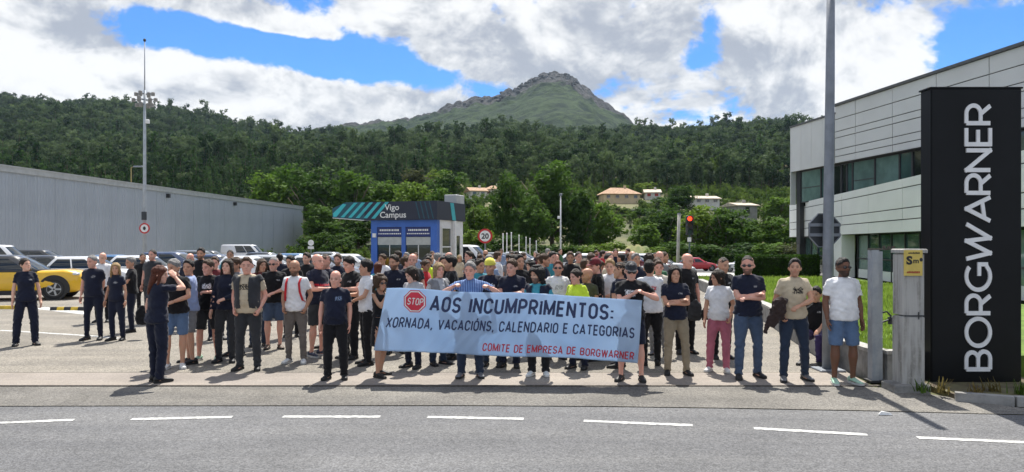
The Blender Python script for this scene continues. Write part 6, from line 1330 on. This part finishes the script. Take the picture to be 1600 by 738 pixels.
def warp(v, p):                                            # weight on one leg: hips out, shoulders leaning back over
    if p['sit']: return v
    rr = p.setdefault('rr', random.Random(p['label'] + 'w')); a, b_, c_ = p.setdefault('sway', (rr.uniform(-.03, .03), rr.uniform(-.05, .05), rr.uniform(-.05, .035)))
    if p['arm_w']: return v
    v = np.array(v, float); z = v[:, 2]; h_ = np.clip(z / .92, 0, 1) ** 1.6; u = np.clip(z - .95, 0, 1)
    tw = b_ * 4 * np.clip((z - .9) / .45, 0, 1); cs, sn = np.cos(tw), np.sin(tw); x_, y_ = v[:, 0] * cs - v[:, 1] * sn, v[:, 0] * sn + v[:, 1] * cs
    v[:, 0] = x_ + a * h_ + b_ * u * .9; v[:, 1] = y_ + c_ * u; return v
for pi, p in enumerate(PEOPLE):
    if p['head'] == (0, 0): p['head'] = (random.Random(pi * 7 + 1).uniform(-28, 28), random.Random(pi * 3 + 2).uniform(-4, 9))
    i0, nj = SPAN[pi]; k = p['h'] / 1.75; J = p['J']; dz = J['dz']; far = p['d'] > 14.8; X, Y = at(p['x'], p['d']); seed = pi + 1
    v, f, n = RES[i0]; parts_v = [v]; parts_f = [f]; mk = [np.tile([0, 0, 0, 1.0], (len(v), 1))]; off = len(v)
    hs = (1.09 if p['sex'] == 'm' else 1.04) / (k ** .4)
    HM = Matrix.Translation((0, -.008, 1.494 + dz)) @ Matrix.Rotation(R(p['head'][0]), 4, 'Z') @ Matrix.Rotation(R(p['head'][1]), 4, 'X') @ Matrix.Scale(hs, 4)
    hv, hf, _ = HEAD_LO if far else HEADS[1 if p['build'] > 1.07 else 0]; parts_v.append(xf(hv, HM)); parts_f.append(hf + off); off += len(hv); mk.append(head_mask(hv))
    for s in (1, -1):
        S, el, wr, curl = J['arm', s]; d_ = (wr - el).normalized(); inn = Vector((-s, -.25, 0)) if abs(d_.z) > .6 else Vector((0, .3, -1)); px = (inn - d_ * inn.dot(d_)).normalized()
        zax = -d_; xax = -px * 1.0; yax = zax.cross(xax)
        if s < 0: pass
        Mh = Matrix(((xax.x, yax.x, zax.x, wr.x), (xax.y, yax.y, zax.y, wr.y), (xax.z, yax.z, zax.z, wr.z), (0, 0, 0, 1)))
        flip = (yax.dot(Vector((0, 1, 0))) < 0) if abs(d_.z) > .6 else (yax.dot(Vector((s, 0, 0))) < 0)
        if flip: Mh = Mh @ Matrix.Scale(-1, 4, (0, 1, 0))
        gv, gf, _ = HAND_LO if far else HANDS[curl]; parts_v.append(xf(gv, Mh)); parts_f.append(gf + off); off += len(gv); mk.append(np.tile([0, 0, 0, 1.0], (len(gv), 1)))
    me = arr_mesh('person', warp(np.concatenate(parts_v), p) * k, np.concatenate(parts_f), True); a = me.attributes.new('mask', 'FLOAT_COLOR', 'POINT'); a.data.foreach_set('color', np.concatenate(mk).astype(np.float32).ravel())
    body = link('person', me, skin_mat(p['skin'], p['hair'][1], p['beard'])); body.location = (X, Y, .0); body.rotation_euler = (0, 0, R(p['face'])); tag(body, p['label'], 'person', GRP)
    # shirt
    v, f, n = RES[i0 + 1]; v = folds(v, n, seed, .0085, 1.4, 'top'); me = arr_mesh('shirt', warp(v, p) * k, f, True); zz = v[:, 2] - dz
    if p['prt']:
        a = me.attributes.new('print', 'FLOAT', 'POINT'); sgn = 1 if p['face'] > 150 and p['prt'] == 'red' else -1
        hi = (.07, 1.29, .045) if p['top'][0] != 'polo' else (.05, 1.32, .03)
        pr = ((np.abs(v[:, 0] - (.07 if p['top'][0] == 'polo' else 0)) < hi[0]) & (np.abs(zz - hi[1]) < hi[2]) & (v[:, 1] * sgn > .04) & (v[:, 1] * sgn < .17)).astype(np.float32)
        if p['prt'] == 'red' and sgn < 0: pr = ((np.abs(zz - 1.22) < .018)).astype(np.float32)
        if p['logo']: pr = ((np.abs(v[:, 0] - .075) < .028) & (np.abs(zz - 1.315) < .013) & (v[:, 1] < -.03)).astype(np.float32)
        a.data.foreach_set('value', pr)
    link('top' if p['top'][0] == 'tank' else ('polo_shirt' if p['top'][0] == 'polo' else 'shirt'), me, cloth_mat(p['top'][1], p['prt']), body)
    v, f, n = RES[i0 + 2]; v = folds(v, n, seed + 3, .009, 1, 'leg'); me = arr_mesh(p['bot'][0], warp(v, p) * k, f, True); link(p['bot'][0], me, cloth_mat(p['bot'][1]), body)
    if p['vest']:
        v, f, n = RES[i0 + 3]; keep = ~((np.abs(v[:, 0]) < .060 + .02 * (v[:, 2] - 1.2)) & (v[:, 1] < 0)); fk = keep[f].all(1); me = arr_mesh('vest', warp(folds(v, n, seed, .004, 1, 'top'), p) * k, f[fk], True); link('vest', me, cloth_mat(p['vest']), body)
    for s in (1, -1):
        hip, kn, ank = J['leg', s]; m_ = mat('shoe_' + p['shoes'] if p['shoes'] in SHOE else 'shoe_black', SHOE.get(p['shoes'], SHOE['black']), .6, .2, 20)
        sh = link('shoe', SH_UP, m_, body, (ank.x * k, ank.y * k + .0, .004)); sh.rotation_euler[2] = s * R(14); sh.scale = (k * 1.04,) * 3
        link('sole', SH_SO, mat('sole_white', (.55, .55, .53), .7) if p['shoes'] in ('white', 'green', 'navy') else mat('sole_black', (.02, .02, .02), .8), sh)
    # hair, cap, glasses
    st, hc = p['hair']
    if st != 'none':
        v, f, n = HAIR[st]; q = folds(v * 7, n, seed, .004 if st == 'crop' else .03, 1, 'top') / 7; link('hair', arr_mesh('hair', warp(xf(q, HM), p) * k, f, True), hair_mat(hc), body)
    if p['cap']:
        cm, ang = p['cap']; v, f, n = CAPR; link('cap', arr_mesh('cap', warp(xf(v, HM @ Matrix.Rotation(R(ang), 4, 'Z')), p) * k, f, True), cloth_mat(cm), body)
    if p['glasses'] and not far:
        mb = MB()
        for s in (1, -1): mb.ell((s * .034, -.099, .114), (.026, .009, .018), 10, 6); mb.tube([(s * .058, -.092, .118), (s * .076, -.04, .118), (s * .078, .01, .112)], .0035, 5)
        mb.tube([(-.012, -.108, .118), (.012, -.108, .118)], .004, 5); mb.v = [tuple(q) for q in warp(np.array([tuple(HM @ Vector(q)) for q in mb.v]), p) * k]; mb.build('glasses', mat('dark_lens', (.008, .008, .01), .15, spec=.8), body, smooth=True)
    if p['straps']:
        for s in (1, -1): mb = MB(); mb.tube([Vector(q) * k for q in warp(np.array((( s * .125, .12, 1.25), (s * .118, .06, 1.455), (s * .115, -.05, 1.445), (s * .115, -.122, 1.36), (s * .125, -.135, 1.22), (s * .15, -.10, 1.08), (s * .16, .06, 1.02))), p)], .020 * k, 8, .4); mb.build('strap', cloth_mat(p['straps']), body, smooth=True)
# things people carry
def held(name, label, cat, pts, rad, m, flat=.6, seed=0):
    mb = MB(); mb.tube(pts, rad, 12, flat); me = mb.mesh(name, True); (v, f, n), = remesh_batch([(mb, .02, 2)]); me2 = arr_mesh(name, folds(v, n, seed, .008, 1, 'top'), f, True); return tag(link(name, me2, m), label, cat)
X, Y = at(1216, 10.74); mb = MB()
mb.tube([(X + .14, Y + .02, 1.17), (X + .04, Y - .01, 1.20), (X - .04, Y + .0, 1.16)], [.05, .07, .06], 10, .8)
mb.tube([(X + .0, Y - .03, 1.20), (X - .02, Y - .05, 1.06), (X - .05, Y - .03, .92), (X - .10, Y - .02, .80)], [.07, .085, .075, .05], 10, .5); mb.tube([(X - .04, Y, 1.17), (X - .08, Y + .02, 1.0), (X - .15, Y + .02, .84), (X - .19, Y + .01, .70)], [.05, .055, .045, .035], 8, .7); mb.tube([(X + .06, Y - .02, 1.18), (X + .06, Y - .04, 1.04), (X + .03, Y - .03, .90)], [.05, .06, .05], 8, .5)
(v, f, n), = remesh_batch([(mb, .014, 2)]); tag(link('jacket', arr_mesh('jacket', folds(v, n, 2, .009, 1, 'top'), f, True), cloth_mat('brown')), 'dark brown jacket hanging over the arm of the cream tee wearer', 'jacket')
X, Y = at(222, 15.6); held('shoulder_bag', 'black soft bag hanging low beside the grey haired person in black', 'bag', [(X, Y, .72), (X, Y, .6), (X, Y, .42), (X, Y, .30)], [.04, .13, .16, .11], cloth_mat('black'), .5, 5)
X, Y = at(1086, 13.3); held('shoulder_bag', 'grey shoulder bag hanging at the hip of the tall bald person', 'bag', [(X, Y, 1.0), (X, Y, .92), (X, Y, .72), (X, Y, .62)], [.05, .12, .15, .10], cloth_mat('charcoal'), .45, 6)
X, Y = at(1104, 11.9); held('handbag', 'small black bag on the hip of the pink trousers wearer', 'bag', [(X, Y, .98), (X - .02, Y, .9), (X - .02, Y, .78)], [.05, .08, .07], cloth_mat('black'), .5, 7)

# ------------------------------------------------------------------ thin summer haze over the valley
mb = MB(); mb.box(-1700, 1700, -330, 2420, -60, 470); hazeo = mb.build('haze', None); tag(hazeo, kind='stuff')
M_HZ = bpy.data.materials.new('haze_air'); M_HZ.use_nodes = True; nt = M_HZ.node_tree; nt.nodes.clear(); ho = nt.nodes.new('ShaderNodeOutputMaterial'); pv = nt.nodes.new('ShaderNodeVolumePrincipled')
pv.inputs['Color'].default_value = (.62, .80, 1.0, 1); pv.inputs['Density'].default_value = .00005; pv.inputs['Anisotropy'].default_value = .2
nt.links.new(pv.outputs[0], ho.inputs['Volume']); hazeo.data.materials.append(M_HZ)
